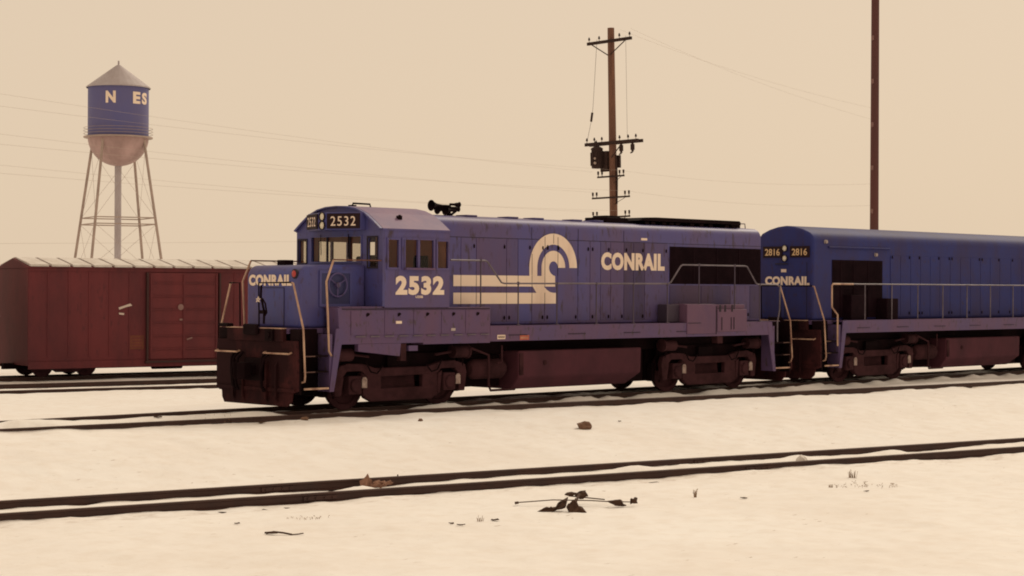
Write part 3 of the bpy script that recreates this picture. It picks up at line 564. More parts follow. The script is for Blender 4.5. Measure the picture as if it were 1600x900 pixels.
# air horn cluster on the hood roof
hr_ = bpy.data.objects.new('air_horn', None); COL.objects.link(hr_); hr_.parent = loco
mb = MB(); mb.cyl((-3.02, 0, 4.42), (-3.05, 0, 4.62), 0.055); mb.cyl((-3.30, 0, 4.62), (-2.75, 0, 4.63), 0.05); mb.tube([(-2.98, 0, 4.46), (-2.75, 0, 4.60)], 0.03); mb.obj('bracket', BLACK, hr_)
for x0, x1, y, z, r in ((-3.0, -3.62, -0.02, 4.68, 0.135), (-2.95, -3.30, -0.17, 4.57, 0.125), (-2.95, -3.25, 0.17, 4.60, 0.12), (-2.95, -2.66, 0.05, 4.62, 0.065), (-3.1, -2.8, -0.12, 4.72, 0.07)):
    mb = MB(); k = x1 - x0; mb.lathe([(0.0, x0), (0.03, x0), (0.032, x0 + k*0.45), (0.05, x0 + k*0.7), (r*0.7, x0 + k*0.9), (r, x1), (r*0.85, x1 - k*0.02), (0.0, x0 + k*0.75)], 'x', (0, y, z), 18); mb.obj('horn_bell', BLACK, hr_, smooth=True)
# nose
nx = -8.30; NW = 0.97
mb = MB(); mb.prism([(CF - 0.003, 1.816), (nx, 1.816), (nx - 0.005, 2.9)] + arc(nx + 0.26, 2.93, 0.262, 178, 95, 8) + [(nx + 0.8, 3.21), (CF - 0.003, 3.225)], 'y', -NW, NW); nose = mb.obj('nose', BLUE2, loco, smooth=True, bevel=0.07, seg=4)
letters('lettering', 'CONRAIL', (nx - 0.008, 0.875, 2.735), (0, -1, 0), (0, 0, 1), (-1, 0, 0), 1.56, 0.25, CREAM, nose, 0.055, space=1.08)
mb = MB(); mb.box(nx - 0.016, nx - 0.006, -0.42, -0.408, 1.84, 2.70); mb.box(nx - 0.016, nx - 0.006, 0.50, 0.512, 1.84, 2.70); mb.box(nx - 0.016, nx - 0.006, -0.405, 0.497, 2.69, 2.70); mb.obj('nose_door_seam', SEAM, nose)
mb = MB(); mb.lathe([(0.0, -0.02), (0.09, -0.02), (0.11, -0.005), (0.11, 0.03)], 'x', (nx - 0.018, -0.80, 3.0), 18); ml = mb.obj('marker_light', SEAM, nose, smooth=True)
mb = MB(); mb.lathe([(0.0, -0.03), (0.05, -0.025), (0.075, -0.012)], 'x', (nx - 0.03, -0.80, 3.0), 16); mb.obj('lens', REDM, ml, smooth=True)
mb = MB(); mb.box(-7.75, -7.50, 0.30, 0.58, 3.19, 3.32); mb.obj('sand_hatch', BLACK, nose, bevel=0.01)
mb = MB(); mb.panel('y', -NW - 0.002, -NW - 0.03, -7.78, -6.86, 2.28, 3.08, [(-7.72, -6.92, 2.34, 3.02)]); mb.obj('brake_wheel_recess', BLUE2, nose)
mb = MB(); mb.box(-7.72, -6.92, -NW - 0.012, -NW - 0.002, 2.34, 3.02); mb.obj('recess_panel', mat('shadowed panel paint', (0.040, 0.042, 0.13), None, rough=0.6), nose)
mb = MB()
pts = [(-7.30 + 0.26*math.cos(t), -NW - 0.07, 2.76 + 0.26*math.sin(t)) for t in np.linspace(0, 2*PI, 25)]; mb.tube(pts, 0.02)
for k in range(3):
    t = k*2*PI/3 + 0.5; mb.cyl((-7.30, -NW - 0.06, 2.76), (-7.30 + 0.26*math.cos(t), -NW - 0.07, 2.76 + 0.26*math.sin(t)), 0.016, seg=8)
mb.cyl((-7.30, -NW - 0.013, 2.76), (-7.30, -NW - 0.10, 2.76), 0.06); mb.obj('brake_wheel', BLUE, nose, smooth=True)
mb = MB(); mb.tube([(-8.62, 0.00, 2.74), (-8.66, -0.04, 2.5), (-8.62, -0.10, 2.2), (-8.66, -0.16, 2.1), (-8.68, -0.18, 1.9)], 0.026); mb.tube([(-8.63, -0.06, 2.45), (-8.66, -0.20, 2.35), (-8.65, -0.24, 2.15), (-8.66, -0.16, 2.05)], 0.02); mb.box(-8.70, -8.60, -0.20, 0.00, 2.12, 2.2); jc = mb.obj('jumper_cable', BLACK, loco)
mb = MB()
for k in range(5):
    t = k*2*PI/5 + 0.3; mb.prism([(-0.02 + 0.03*math.cos(t-0.6), 2.43 + 0.03*math.sin(t-0.6)), (-0.02 + 0.10*math.cos(t), 2.43 + 0.07*math.sin(t)), (-0.02 + 0.03*math.cos(t+0.6), 2.43 + 0.03*math.sin(t+0.6))], 'x', -8.70 - 0.004*k, -8.72 - 0.004*k)
mb.obj('cable_tag', CREAM, jc)
# inner step handrails and side handrails
for s in (-1, 1):
    m_ = RAILC
    handrail(loco, [[(-7.86, s*1.52, 1.22), (-7.93, s*1.52, 1.32), (-7.96, s*1.52, 2.0), (-8.01, s*1.52, 2.83), (-7.80, s*1.50, 3.30)]], 0.024, RAILC, 'corner_handrail')
    handrail(loco, [[(-7.80, s*1.50, 3.31), (CF, s*1.50, 3.31)]], 0.016, mat('rusty handrail', (0.16, 0.06, 0.04), (0.08, 0.035, 0.03), 5.0, 0.7))
    pth = [(-4.35, s*1.50, 3.35), (-3.25, s*1.50, 3.35), (-3.17, s*1.50, 3.33), (-2.70, s*1.50, 2.84), (-2.60, s*1.50, 2.82), (3.36, s*1.50, 2.84), (3.46, s*1.50, 2.88), (3.86, s*1.50, 3.31), (3.95, s*1.50, 3.34), (6.56, s*1.50, 3.34), (6.66, s*1.50, 3.32), (7.05, s*1.50, 2.88), (7.12, s*1.50, 2.84), (7.95, s*1.50, 2.84), (8.12, s*1.51, 2.80), (8.10, s*1.52, 2.15), (8.0, s*1.52, 1.80), (8.0, s*1.52, 1.25)]
    hr = handrail(loco, [pth], 0.021, RAILD)
    for x in (-3.38, -2.14, -0.81, 0.61, 2.0, 3.33, 4.61, 6.12, 7.22):
        zt = 3.35 if x < -3 or 3.8 < x < 6.7 else 2.83
        mb = MB(); mb.lathe([(0.0, 1.8155), (0.05, 1.8155), (0.05, 1.84), (0.017, 1.845), (0.017, zt - 0.045), (0.030, zt - 0.04), (0.030, zt + 0.03), (0.0, zt + 0.032)], 'z', (x, s*1.50, 0), 8); mb.obj('stanchion', mat('stanchion paint', (0.075, 0.055, 0.085), None, rough=0.6), hr)
# deep sill box below the cab
for s in (-1, 1):
    mb = MB(); mb.prism([(-7.70, 2.26), (-3.09, 2.26), (-3.09, 1.42), (-5.20, 1.42), (-5.20, 1.46), (-7.62, 1.46), (-7.66, 1.815)], 'y', s*1.10, s*1.53); bb = mb.obj('battery_box', SILL, loco, bevel=0.012)
    ed = [-7.34, -6.37, -5.51, -4.66, -3.90, -3.12]
    for a, b in zip(ed, ed[1:]):
        mb = MB(); mb.box(a+0.008, b-0.008, min(s*1.531, s*1.543), max(s*1.531, s*1.543), 1.66, 2.20); dr = mb.obj('battery_door', SILL, bb)
        mb = MB(); c = (a+b)/2; mb.prism([(c-0.04, 2.06), (c+0.03, 2.09), (c+0.05, 2.13), (c-0.01, 2.15), (c-0.05, 2.12)], 'y', s*1.544, s*1.556); mb.obj('latch', BLACK, dr)
    mb = MB(); mb.box(-7.58, -3.12, min(s*1.531, s*1.55), max(s*1.531, s*1.55), 2.222, 2.238); mb.obj('hinge_line', SEAM, bb)
    mb = MB()
    for x in np.arange(-7.2, -3.3, 0.42): mb.box(x, x+0.26, min(s*1.531, s*1.56), max(s*1.531, s*1.56), 1.612, 1.635)
    mb.obj('hinge', RAILD, bb)
    mb = MB(); mb.prism([(-7.11, 1.458), (-7.11, 1.30), (-5.90, 1.17), (-5.87, 1.458)], 'y', s*1.40, s*1.525); mb.box(-5.63, -5.36, min(s*1.40, s*1.52), max(s*1.40, s*1.52), 1.28, 1.40); mb.obj('lower_plate', SILL, bb)
    mb = MB(); mb.box(-5.86, -5.70, min(s*1.38, s*1.51), max(s*1.38, s*1.51), 1.06, 1.45); mb.obj('sand_pipe_bracket', TRUCK, bb)
mb = MB(); mb.box(-7.66, CF - 0.01, -1.09, 1.09, 1.70, 1.813); mb.box(-7.66, CF, -1.53, -0.975, 2.2605, 2.285); mb.box(-7.66, CF, 0.975, 1.53, 2.2605, 2.285); mb.obj('walkway', SILL, loco)
# lettering, emblem and tags
for s in (-1,):
    letters('road_number', '2532', (-6.06, -CW - 0.001, 2.545), (1, 0, 0), (0, 0, 1), (0, -1, 0), 1.47, 0.43, CREAM, cab, 0.055, space=1.16)
    letters('model_stencil', 'U25B', (-5.46, -CW - 0.001, 2.475), (1, 0, 0), (0, 0, 1), (0, -1, 0), 0.22, 0.055, CREAM, cab, 0.02)
    letters('lettering', 'CONRAIL', (1.36, -HW - 0.0145, 3.18), (1, 0, 0), (0, 0, 1), (0, -1, 0), 2.47, 0.455, CREAM, hood, 0.055, space=1.08)
def emblem(parent):
    y0, y1 = -HW - 0.0145, -HW - 0.018; mb = MB()
    cx, cz = -0.385, 3.22; zs = 3.012
    mb.prism(arc(cx, cz, 0.845, 0, 180, 36) + [(cx-0.845, zs), (cx-0.572, zs)] + arc(cx, cz, 0.572, 180, 0, 30), 'y', y0, y1)
    mb.prism(arc(cx, cz, 0.420, 0, 180, 28) + [(cx-0.420, zs), (-0.33, zs), (-0.41, 3.035), (-0.49, 3.09), (-0.535, 3.16)] + arc(cx, cz, 0.158, 180, 0, 18), 'y', y0, y1)
    mb.box(-3.76, -0.325, y1, y0, 2.75, 3.0115)
    mb.prism([(-1.11, 2.7495), (-0.72, 2.7495), (-0.61, 2.665), (-0.50, 2.615), (-0.40, 2.598), (-0.31, 2.5955), (-0.98, 2.5955)], 'y', y0, y1)
    mb.box(-3.76, -0.295, y1, y0, 2.33, 2.595)
    e = mb.obj('emblem', CREAM, parent)
    mb = MB()
    for x in seams[1:9]:
        w = 0.006
        if x < -0.33: mb.box(x-w, x+w, y1-0.004, y1-0.0005, 2.33, 2.595); mb.box(x-w, x+w, y1-0.004, y1-0.0005, 2.75, 3.0115)
        if -1.14 <= x: mb.box(x-w, x+w, y1-0.004, y1-0.0005, 3.02, 3.98 if x > -1 else 3.55)
    mb.box(-2.885, -2.875, y1-0.004, y1-0.0005, 2.33, 2.595); mb.box(-0.39, -0.378, y1-0.004, y1-0.0005, 3.82, 4.05)
    mb.obj('seam_strip', SEAM, e)
    mb = MB()
    for x in (-0.60, -0.22): mb.prism([(x-0.03, 3.66), (x+0.03, 3.66), (x+0.03, 3.74), (x, 3.78), (x-0.03, 3.74)], 'y', y1-0.004, y1-0.014)
    mb.obj('latch', BLACK, e)
emblem(hood)
mb = MB(); mb.box(-6.04, -5.87, -1.556, -1.5445, 1.90, 1.96); mb.obj('paper_tag', CREAM, loco)
mb = MB(); mb.box(-4.36, -4.23, -1.556, -1.5445, 1.72, 1.78); mb.obj('paper_tag', mat('dull tag', (0.45, 0.38, 0.36), None), loco)
mb = MB(); mb.box(-2.86, -2.60, -1.537, -1.531, 1.50, 1.60); pc = mb.obj('placard', CREAM, loco)
mb = MB()
for k in range(6): mb.box(-2.83 + k*0.036, -2.83 + k*0.036 + 0.02, -1.540, -1.5375, 1.525, 1.575)
mb.obj('placard_marks', TRUCK, pc)
mb = MB(); mb.box(-2.11, -1.80, -1.537, -1.531, 1.47, 1.58); pc = mb.obj('placard', HAZARD, loco)
mb = MB()
for k in range(6): mb.box(-2.08 + k*0.044, -2.08 + k*0.044 + 0.022, -1.540, -1.5375, 1.50, 1.545)
mb.obj('placard_marks', RAILC, pc)
mb = MB(); mb.box(2.90, 3.14, -HW-0.012, -HW-0.001, 3.97, 4.03); mb.obj('builder_plate', CREAM, loco, bevel=0.01)

# ------------------------------------------------------------------ second locomotive
OX = 18.85
lo2 = thing('diesel_locomotive', 'blue diesel locomotive with a flat high hood end, numbered 2816, coupled behind the leading engine', 'locomotive', (OX, 0, 0))
running_gear(lo2)
for s in (-1, 1): end_assembly(lo2, s, 7.6)
side_sill(lo2, -7.62, 7.62, SILL)
H2 = -8.50
mb = MB(); mb.prism([(-1.0, 1.815), (1.0, 1.815), (1.0, 4.12), (0.96, 4.25), (0.86, 4.36), (0.60, 4.47), (0.30, 4.545), (0, 4.575), (-0.30, 4.545), (-0.60, 4.47), (-0.86, 4.36), (-0.96, 4.25), (-1.0, 4.12)], 'x', H2, 5.0)
hood2 = mb.obj('hood', BLUE3, lo2, smooth=True, bevel=0.08, seg=3)
for s in (-1, 1):
    mb = MB(); mb.box(-7.56, -4.98, min(s*1.001, s*1.016), max(s*1.001, s*1.016), 1.88, 3.58); g = mb.obj('radiator_grille', GRILL, lo2)
    mb = MB()
    for z in np.arange(2.80, 3.55, 0.045): mb.box(-7.5, -5.05, min(s*1.017, s*1.032), max(s*1.017, s*1.032), z, z+0.018)
    for x in (-7.15, -6.5, -5.75): mb.box(x-0.02, x+0.02, min(s*1.017, s*1.04), max(s*1.017, s*1.04), 1.9, 3.56)
    mb.box(-7.5, -5.05, min(s*1.017, s*1.04), max(s*1.017, s*1.04), 2.72, 2.76); mb.obj('louvre', GRILL, g)
    mb = MB(); mb.prism([(s*1.001, 3.985), (s*1.05, 3.965), (s*1.05, 3.93), (s*1.001, 3.925)], 'x', -7.75, -4.6); mb.obj('radiator_wing', BLUE3, lo2)
    mb = MB(); mb.box(-5.3, -4.7, min(s*0.99, s*1.40), max(s*0.99, s*1.40), 1.82, 2.45); mb.obj('filter_box', GRILL, lo2, bevel=0.02); mb = MB(); mb.box(-7.0, -6.2, min(s*0.99, s*1.30), max(s*0.99, s*1.30), 1.82, 2.55); mb.obj('filter_box', GRILL, lo2, bevel=0.02)
hood_side_doors(lo2, [-4.55, -4.0, -3.45, -2.9, -2.35, -1.8, -1.2, -0.6, 0.0, 0.6, 1.2, 1.8, 2.5, 3.2, 3.9, 4.6], 1.0, 1.90, 3.75, BLUE)
for s, y0 in ((1, 0.74), (-1, -0.24)):
    mb = MB(); mb.box(H2 - 0.035, H2 - 0.002, y0 - 0.66, y0 + 0.04, 3.64, 3.97); nb = mb.obj('number_board', BOARD, hood2, bevel=0.01)
    letters('numerals', '2816', (H2 - 0.036, y0 - 0.04, 3.70), (0, -1, 0), (0, 0, 1), (-1, 0, 0), 0.54, 0.20, mat('yellowed numerals', (0.70, 0.48, 0.26), None), nb, 0.014)
for z in (3.91, 3.62):
    mb = MB(); mb.lathe([(0.09, H2 - 0.002), (0.105, H2 - 0.05), (0.09, H2 - 0.06), (0.085, H2 - 0.03)], 'x', (0, -0.01, z), 20); hl = mb.obj('headlight', BOARD, hood2, smooth=True)
    mb = MB(); mb.lathe([(0.0, H2 - 0.05), (0.05, H2 - 0.045), (0.086, H2 - 0.025)], 'x', (0, -0.01, z), 20); mb.obj('lens', LENSM, hl, smooth=True)
letters('lettering', 'CONRAIL', (H2 - 0.006, 0.71, 2.83), (0, -1, 0), (0, 0, 1), (-1, 0, 0), 1.60, 0.26, CREAM, hood2, 0.055, space=1.08)
mb = MB(); mb.box(H2 - 0.02, H2 - 0.003, -0.06, 0.12, 3.21, 3.30); mb.obj('builder_plate', CREAM, hood2)
mb = MB(); mb.box(H2 - 0.012, H2 - 0.003, -0.012, 0.0, 1.85, 2.75); mb.box(H2 - 0.012, H2 - 0.003, -0.80, -0.79, 1.85, 3.5); mb.box(H2 - 0.05, H2 - 0.003, -0.12, 0.32, 3.44, 3.47); mb.obj('door_seam', SEAM, hood2)
for x, y, z in ((-7.9, -1.02, 4.10), (-5.35, -1.02, 3.76)):
    mb = MB(); mb.lathe([(0.0, y - 0.06), (0.05, y - 0.05), (0.06, y + 0.02)], 'y', (x, 0, z), 14); mb.obj('marker_light', mat('dull marker lens', (0.34, 0.28, 0.27), None), lo2, smooth=True)
for s in (-1, 1):
    handrail(lo2, [[(-7.99, s*1.52, 1.08), (-8.0, s*1.52, 1.2), (-8.0, s*1.52, 1.98), (-8.28, s*1.52, 2.20), (-8.27, s*1.51, 2.82), (-8.20, s*1.50, 2.87), (-7.2, s*1.50, 2.87)]], 0.026, RAILC, 'corner_handrail')
    hr = handrail(lo2, [[(-7.2, s*1.50, 2.87), (4.6, s*1.50, 2.87)]], 0.02, RAILD)
    for x in np.arange(-6.6, 4.6, 1.4): mb = MB(); mb.cyl((x, s*1.50, 1.818), (x, s*1.50, 2.86), 0.017, seg=8); mb.obj('stanchion', RAILD, hr)
mb = MB(); mb.panel('y', -1.55, -1.50, 5.01, 7.0, 1.82, 4.0, [(5.5, 6.4, 3.16, 3.79)]); mb.panel('y', 1.50, 1.55, 5.01, 7.0, 1.82, 4.0, [(5.5, 6.4, 3.16, 3.79)]); mb.box(4.95, 5.005, -1.55, 1.55, 1.82, 4.0); mb.box(7.003, 7.05, -1.55, 1.55, 1.82, 4.0); cb2 = mb.obj('cab', BLUE, lo2)
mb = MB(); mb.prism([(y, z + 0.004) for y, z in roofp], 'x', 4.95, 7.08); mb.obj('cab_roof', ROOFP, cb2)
mb = MB(); mb.box(7.053, 8.3, -0.95, 0.95, 1.82, 3.2); mb.obj('nose', BLUE3, lo2, bevel=0.08)

# ------------------------------------------------------------------ boxcars
def boxcar(label, x_local):
    c, s_ = math.cos(BX[1]), math.sin(BX[1])
    t = thing('boxcar', label, 'boxcar', (BX[0].x + c*x_local - s_*0.755, BX[0].y + s_*x_local + c*0.755, -0.65), (0, 0, BX[1]), 'brown boxcars at the back')
    L, w = 6.15, 1.45; zb, zt = 0.44, 4.0
    mb = MB(); mb.box(-L, L, -w, w, zb, zt); mb.obj('body', RED, t, bevel=0.02)
    mb = MB()
    for s in (-1, 1):
        for x in (-5.4, -4.6, -3.8, -3.0, -2.2, 2.2, 3.0, 3.8, 4.6, 5.4): mb.box(x-0.03, x+0.03, min(s*(w+0.002), s*(w+0.02)), max(s*(w+0.002), s*(w+0.02)), zb + 0.3, zt - 0.12)
        mb.box(-L, L, min(s*(w+0.003), s*(w+0.05)), max(s*(w+0.003), s*(w+0.05)), zb - 0.12, zb + 0.14); mb.box(-L, L, min(s*(w+0.003), s*(w+0.04)), max(s*(w+0.003), s*(w+0.04)), zt - 0.10, zt - 0.02)
    mb.obj('side_post', RED, t)
    for s in (-1, 1):
        mb = MB(); mb.box(-1.45, 1.45, min(s*(w+0.022), s*(w+0.08)), max(s*(w+0.022), s*(w+0.08)), zb + 0.16, zt - 0.14); d = mb.obj('door', RED2, t, bevel=0.01)
        mb = MB()
        for z in (0.95, 1.45, 1.95, 2.45, 2.95, 3.45): mb.box(-1.42, 1.42, min(s*(w+0.081), s*(w+0.11)), max(s*(w+0.081), s*(w+0.11)), z, z+0.05)
        for x in (-1.40, -0.04, 1.34): mb.box(x, x+0.07, min(s*(w+0.0815), s*(w+0.118)), max(s*(w+0.0815), s*(w+0.118)), zb + 0.18, zt - 0.2)
        mb.obj('door_rib', RED, d)
        mb = MB(); mb.box(-1.55, -1.48, min(s*(w+0.021), s*(w+0.13)), max(s*(w+0.021), s*(w+0.13)), zb, zt - 0.14); mb.box(1.48, 1.55, min(s*(w+0.021), s*(w+0.13)), max(s*(w+0.021), s*(w+0.13)), zb, zt - 0.14); mb.box(-1.6, 3.6, min(s*(w+0.052), s*(w+0.14)), max(s*(w+0.052), s*(w+0.14)), zb + 0.02, zb + 0.10); mb.obj('door_track', mat('dark boxcar trim', (0.045, 0.016, 0.016), None), t)
        mb = MB()
        for z in np.arange(zb + 0.2, zt - 0.1, 0.42): mb.tube([(5.55, s*(w+0.02), z), (5.55, s*(w+0.09), z), (6.05, s*(w+0.09), z), (6.05, s*(w+0.02), z)], 0.014, 6)
        mb.obj('ladder', RED, t)
    rp = [(-w - 0.06, zt - 0.01), (w + 0.06, zt - 0.01), (w + 0.06, zt + 0.03), (0, zt + 0.36), (-w - 0.06, zt + 0.03)]
    mb = MB(); mb.prism(rp, 'x', -L - 0.03, L + 0.03); rf = mb.obj('roof', RED, t)
    mb = MB(); n = 15
    for i in range(n):
        x0 = -L + i*2*L/n + 0.07; x1 = -L + (i+1)*2*L/n - 0.05
        mb.prism([(-w - 0.03, zt + 0.050), (-w - 0.03, zt + 0.13), (-0.1, zt + 0.40), (-0.1, zt + 0.345)], 'x', x0, x1); mb.prism([(w + 0.03, zt + 0.050), (w + 0.03, zt + 0.13), (0.1, zt + 0.40), (0.1, zt + 0.345)], 'x', x0, x1)
    mb.obj('roof_snow', SNOWW, rf)
    mb = MB(); mb.box(-5.6, 5.6, -0.35, 0.35, 0.25, 0.5); mb.box(-L - 0.4, L + 0.4, -0.12, 0.12, 0.28, 0.5); mb.cyl((-1, -0.9, 0.35), (0.2, -0.9, 0.35), 0.16); mb.obj('underframe', BLACK, t)
    for cx in (-4.5, 4.5):
        for q in (-0.85, 0.85):
            for s in (-1, 1):
                mb = MB(); mb.lathe([(0.0, -0.06), (0.36, -0.05), (0.42, -0.06), (0.42, 0.06), (0.0, 0.06)], 'y', (cx + q, s*0.755, 0.42), 22); mb.obj('wheel', TRUCK, t, smooth=True)
        for s in (-1, 1):
            mb = MB(); mb.prism([(cx-1.15, 0.34), (cx-1.1, 0.56), (cx-0.5, 0.66), (cx+0.5, 0.66), (cx+1.1, 0.56), (cx+1.15, 0.34), (cx+0.7, 0.34), (cx+0.4, 0.17), (cx-0.4, 0.17), (cx-0.7, 0.34)], 'y', s*0.95, s*1.08); mb.obj('side_frame', TRUCK, t)
    return t
bc = boxcar('brown boxcar with snow on its roof, directly behind the low nose of the leading locomotive', 2.45)
Y0 = -1.45
mb = MB(); mb.prism([(-2.65, 2.55), (-2.18, 2.70), (-2.10, 2.62), (-2.36, 2.56), (-2.62, 2.47)], 'y', Y0 - 0.021, Y0 - 0.025); mb.prism([(-2.64, 2.36), (-2.42, 2.34), (-2.44, 2.27), (-2.62, 2.29)], 'y', Y0 - 0.021, Y0 - 0.025); mb.obj('chalk_mark', mat('chalk', (0.60, 0.50, 0.44), None), bc)
mb = MB(); mb.box(-2.18, -1.62, Y0 - 0.024, Y0 - 0.0205, 0.98, 1.50); pn = mb.obj('stencil_panel', ORANGE, bc)
mb = MB()
for k in range(4): mb.box(-2.12, -1.68, Y0 - 0.027, Y0 - 0.0245, 1.05 + k*0.11, 1.08 + k*0.11)
mb.obj('stencil_lines', RED, pn)
mb = MB(); mb.lathe([(0.0, Y0 - 0.125), (0.10, Y0 - 0.124), (0.12, Y0 - 0.119)], 'y', (-0.15, 0, 2.56), 10); mb.prism([(0.1, 1.35), (0.32, 1.42), (0.35, 1.37), (0.12, 1.30)], 'y', Y0 - 0.119, Y0 - 0.124); mb.box(-0.20, -0.08, Y0 - 0.124, Y0 - 0.1195, 2.05, 2.12); mb.obj('chalk_mark', mat('faint chalk', (0.24, 0.14, 0.13), None), bc)
mb = MB()
mb.prism([(-1.2, 0.40), (-0.2, 0.44), (0.45, 0.41), (0.40, 0.33), (-0.3, 0.31), (-1.15, 0.33)], 'y', -0.95, -0.99); mb.obj('snow_lump', SNOWW, bc)
boxcar('second brown boxcar with snow on its roof, left of the one behind the nose', -11.4)
boxcar('third brown boxcar with snow on its roof, hidden mostly behind the leading locomotive', 16.3)

# ------------------------------------------------------------------ water tower
wt = thing('water_tower', 'tall blue and white water tower with a conical roof on thin legs', 'water tower', (89.76, 161.29, -0.9))
zz = lambda v: v + 0.9
RT = 3.68
mb = MB(); mb.lathe([(RT + 0.22, zz(26.95)), (RT + 0.22, zz(27.1)), (0.35, zz(29.75)), (0.0, zz(29.95))], 'z', seg=24)
mb.lathe([(0.0, zz(29.9)), (0.12, zz(29.95)), (0.10, zz(30.35)), (0.0, zz(30.4))], 'z', seg=10); mb.obj('tank_roof', TWHITE, wt)
mb = MB(); mb.lathe([(RT, zz(20.95)), (RT, zz(26.98))], 'z', seg=48); mb.obj('tank', TBLUE, wt, smooth=True)
mb = MB(); mb.lathe([(RT * math.cos(a), zz(20.93) - 3.55 * math.sin(a)) for a in np.linspace(0, PI/2*0.985, 12)], 'z', seg=48); mb.obj('bowl', TBOT, wt, smooth=True)
mb = MB(); mb.lathe([(RT, zz(20.82)), (RT + 0.5, zz(20.82)), (RT + 0.5, zz(20.98)), (RT, zz(20.98))], 'z', seg=32)
for k in range(3): mb.lathe([(RT + 0.47, zz(21.3 + k*0.35)), (RT + 0.50, zz(21.3 + k*0.35)), (RT + 0.50, zz(21.34 + k*0.35)), (RT + 0.47, zz(21.34 + k*0.35))], 'z', seg=32)
mb.obj('balcony', TLEG, wt)
mb = MB(); mb.cyl((0, 0, 0), (0, 0, zz(17.6)), 0.42, seg=16); mb.obj('riser_pipe', TWHITE, wt, smooth=True)
c45 = R_(-32.3)
angs = [c45 - R_(30.5) + k*PI/2 for k in range(4)]
def legp(a, z): k = (zz(20.5) - zz(z)) / 21.4; r = RT - 0.10 + 3.6*k; return (r*math.cos(a), r*math.sin(a), zz(z))
for a in angs:
    mb = MB(); mb.cyl(legp(a, -0.95), legp(a, 20.5), 0.17, seg=8); mb.obj('leg', TLEG, wt)
mb = MB()
for z in (11.0, 10.2, 3.0):
    for a, b in zip(angs, angs[1:] + angs[:1]): mb.cyl(legp(a, z), legp(b, z), 0.07, seg=6)
mb.obj('strut', TLEG, wt)
mb = MB()
for z0, z1 in ((11.0, 19.5), (3.0, 10.2)):
    for a, b in zip(angs, angs[1:] + angs[:1]): mb.cyl(legp(a, z0), legp(b, z1), 0.018, seg=5); mb.cyl(legp(b, z0), legp(a, z1), 0.018, seg=5)
mb.obj('tie_rod', TLEG, wt)
fa = math.atan2(-(161.2 + 32.4), -(90 + 32.8))     # azimuth of the tank side facing the yard
def ring_text(body, d0, d1, z0, z1):
    lt = letters('tank_lettering', body, (0, 0, 0), (1, 0, 0), (0, 0, 1), (0, 1, 0), 1, 1, CREAM, wt, 0.05, 1.0); m_ = lt.data
    bm = bmesh.new(); bm.from_mesh(m_); bmesh.ops.subdivide_edges(bm, edges=bm.edges[:], cuts=2); bm.to_mesh(m_); bm.free()
    for v in m_.vertices:
        a = fa + R_(d0 + (d1 - d0)*v.co.x); r = RT + 0.012 + 0.02*v.co.y
        v.co = (r*math.cos(a), r*math.sin(a), zz(z0 + (z1 - z0)*v.co.z))
ring_text('N', -24, -5, 24.85, 26.3); ring_text('E', 28, 45, 24.85, 26.3); ring_text('S', 49, 66, 24.85, 26.3)

# ------------------------------------------------------------------ poles and wires
def insulator(mb, x, y, z): mb.cyl((x, y, z), (x, y, z+0.10), 0.014, seg=6); mb.lathe([(0.0, z+0.08), (0.045, z+0.09), (0.05, z+0.15), (0.03, z+0.17), (0.035, z+0.20), (0.0, z+0.23)], 'z', (x, y, 0), 9)
UP = Vector((26.47, 21.5, 0)); lean = R_(1.15)
pole = thing('utility_pole', 'tall timber utility pole with crossarms and a transformer, standing behind the leading locomotive', 'utility pole', (26.60, 21.37, -0.75), (0, 0, 0))
pole.rotation_mode = 'AXIS_ANGLE'; ax = Vector((0.7111, 0.7031, 0)); pole.rotation_axis_angle = (-lean, ax.x, ax.y, 0)
Z = lambda v: v + 0.75
mb = MB(); mb.cyl((0, 0, 0), (0, 0, Z(14.15)), 0.20, 0.15, seg=18); mb.obj('shaft', WOOD, pole, smooth=True)
mb = MB(); mb.box(-0.20, -0.10, -1.62, 1.50, Z(9.03), Z(9.17)); mb.box(0.10, 0.20, -1.62, 1.50, Z(9.03), Z(9.17)); ca = mb.obj('crossarm', DARKWD, pole)
mb = MB()
for y in (-1.5, -1.05, -0.55, 0.5, 0.95, 1.4): insulator(mb, -0.15, y, Z(9.17))
mb.obj('insulator', DARKWD, ca)
mb = MB(); mb.tube([(-0.2, -0.75, Z(9.05)), (-0.17, -0.08, Z(8.45))], 0.025); mb.tube([(-0.2, 0.75, Z(9.05)), (-0.17, 0.08, Z(8.45))], 0.025); mb.obj('brace', DARKWD, ca)
for y, h in ((-0.72, 0.42), (-1.38, 0.40)):
    mb = MB(); mb.cyl((-0.24, y, Z(9.02)), (-0.24, y, Z(9.02 - h)), 0.055, seg=8); mb.cyl((-0.24, y, Z(8.94)), (-0.24, y, Z(8.90 - h*0.5)), 0.095, seg=10); mb.tube([(-0.24, y, Z(9.0 - h)), (-0.24, y + 0.12, Z(9.0 - h - 0.03))], 0.03); mb.obj('fuse_cutout', DARKWD, ca)
mb = MB(); mb.lathe([(0.0, Z(7.98)), (0.23, Z(8.0)), (0.25, Z(8.05)), (0.25, Z(8.80)), (0.27, Z(8.82)), (0.27, Z(8.88)), (0.1, Z(8.98)), (0.0, Z(8.98))], 'z', (-0.35, 0.62, 0), 20)
for k in range(10):
    a = 2*PI*k/10; mb.box(-0.35 + 0.27*math.cos(a) - 0.012, -0.35 + 0.27*math.cos(a) + 0.012, 0.62 + 0.27*math.sin(a) - 0.03, 0.62 + 0.27*math.sin(a) + 0.03, Z(8.12), Z(8.70))
mb.box(-0.22, -0.05, 0.15, 0.55, Z(7.85), Z(8.75)); tf = mb.obj('transformer', DARKWD, pole)
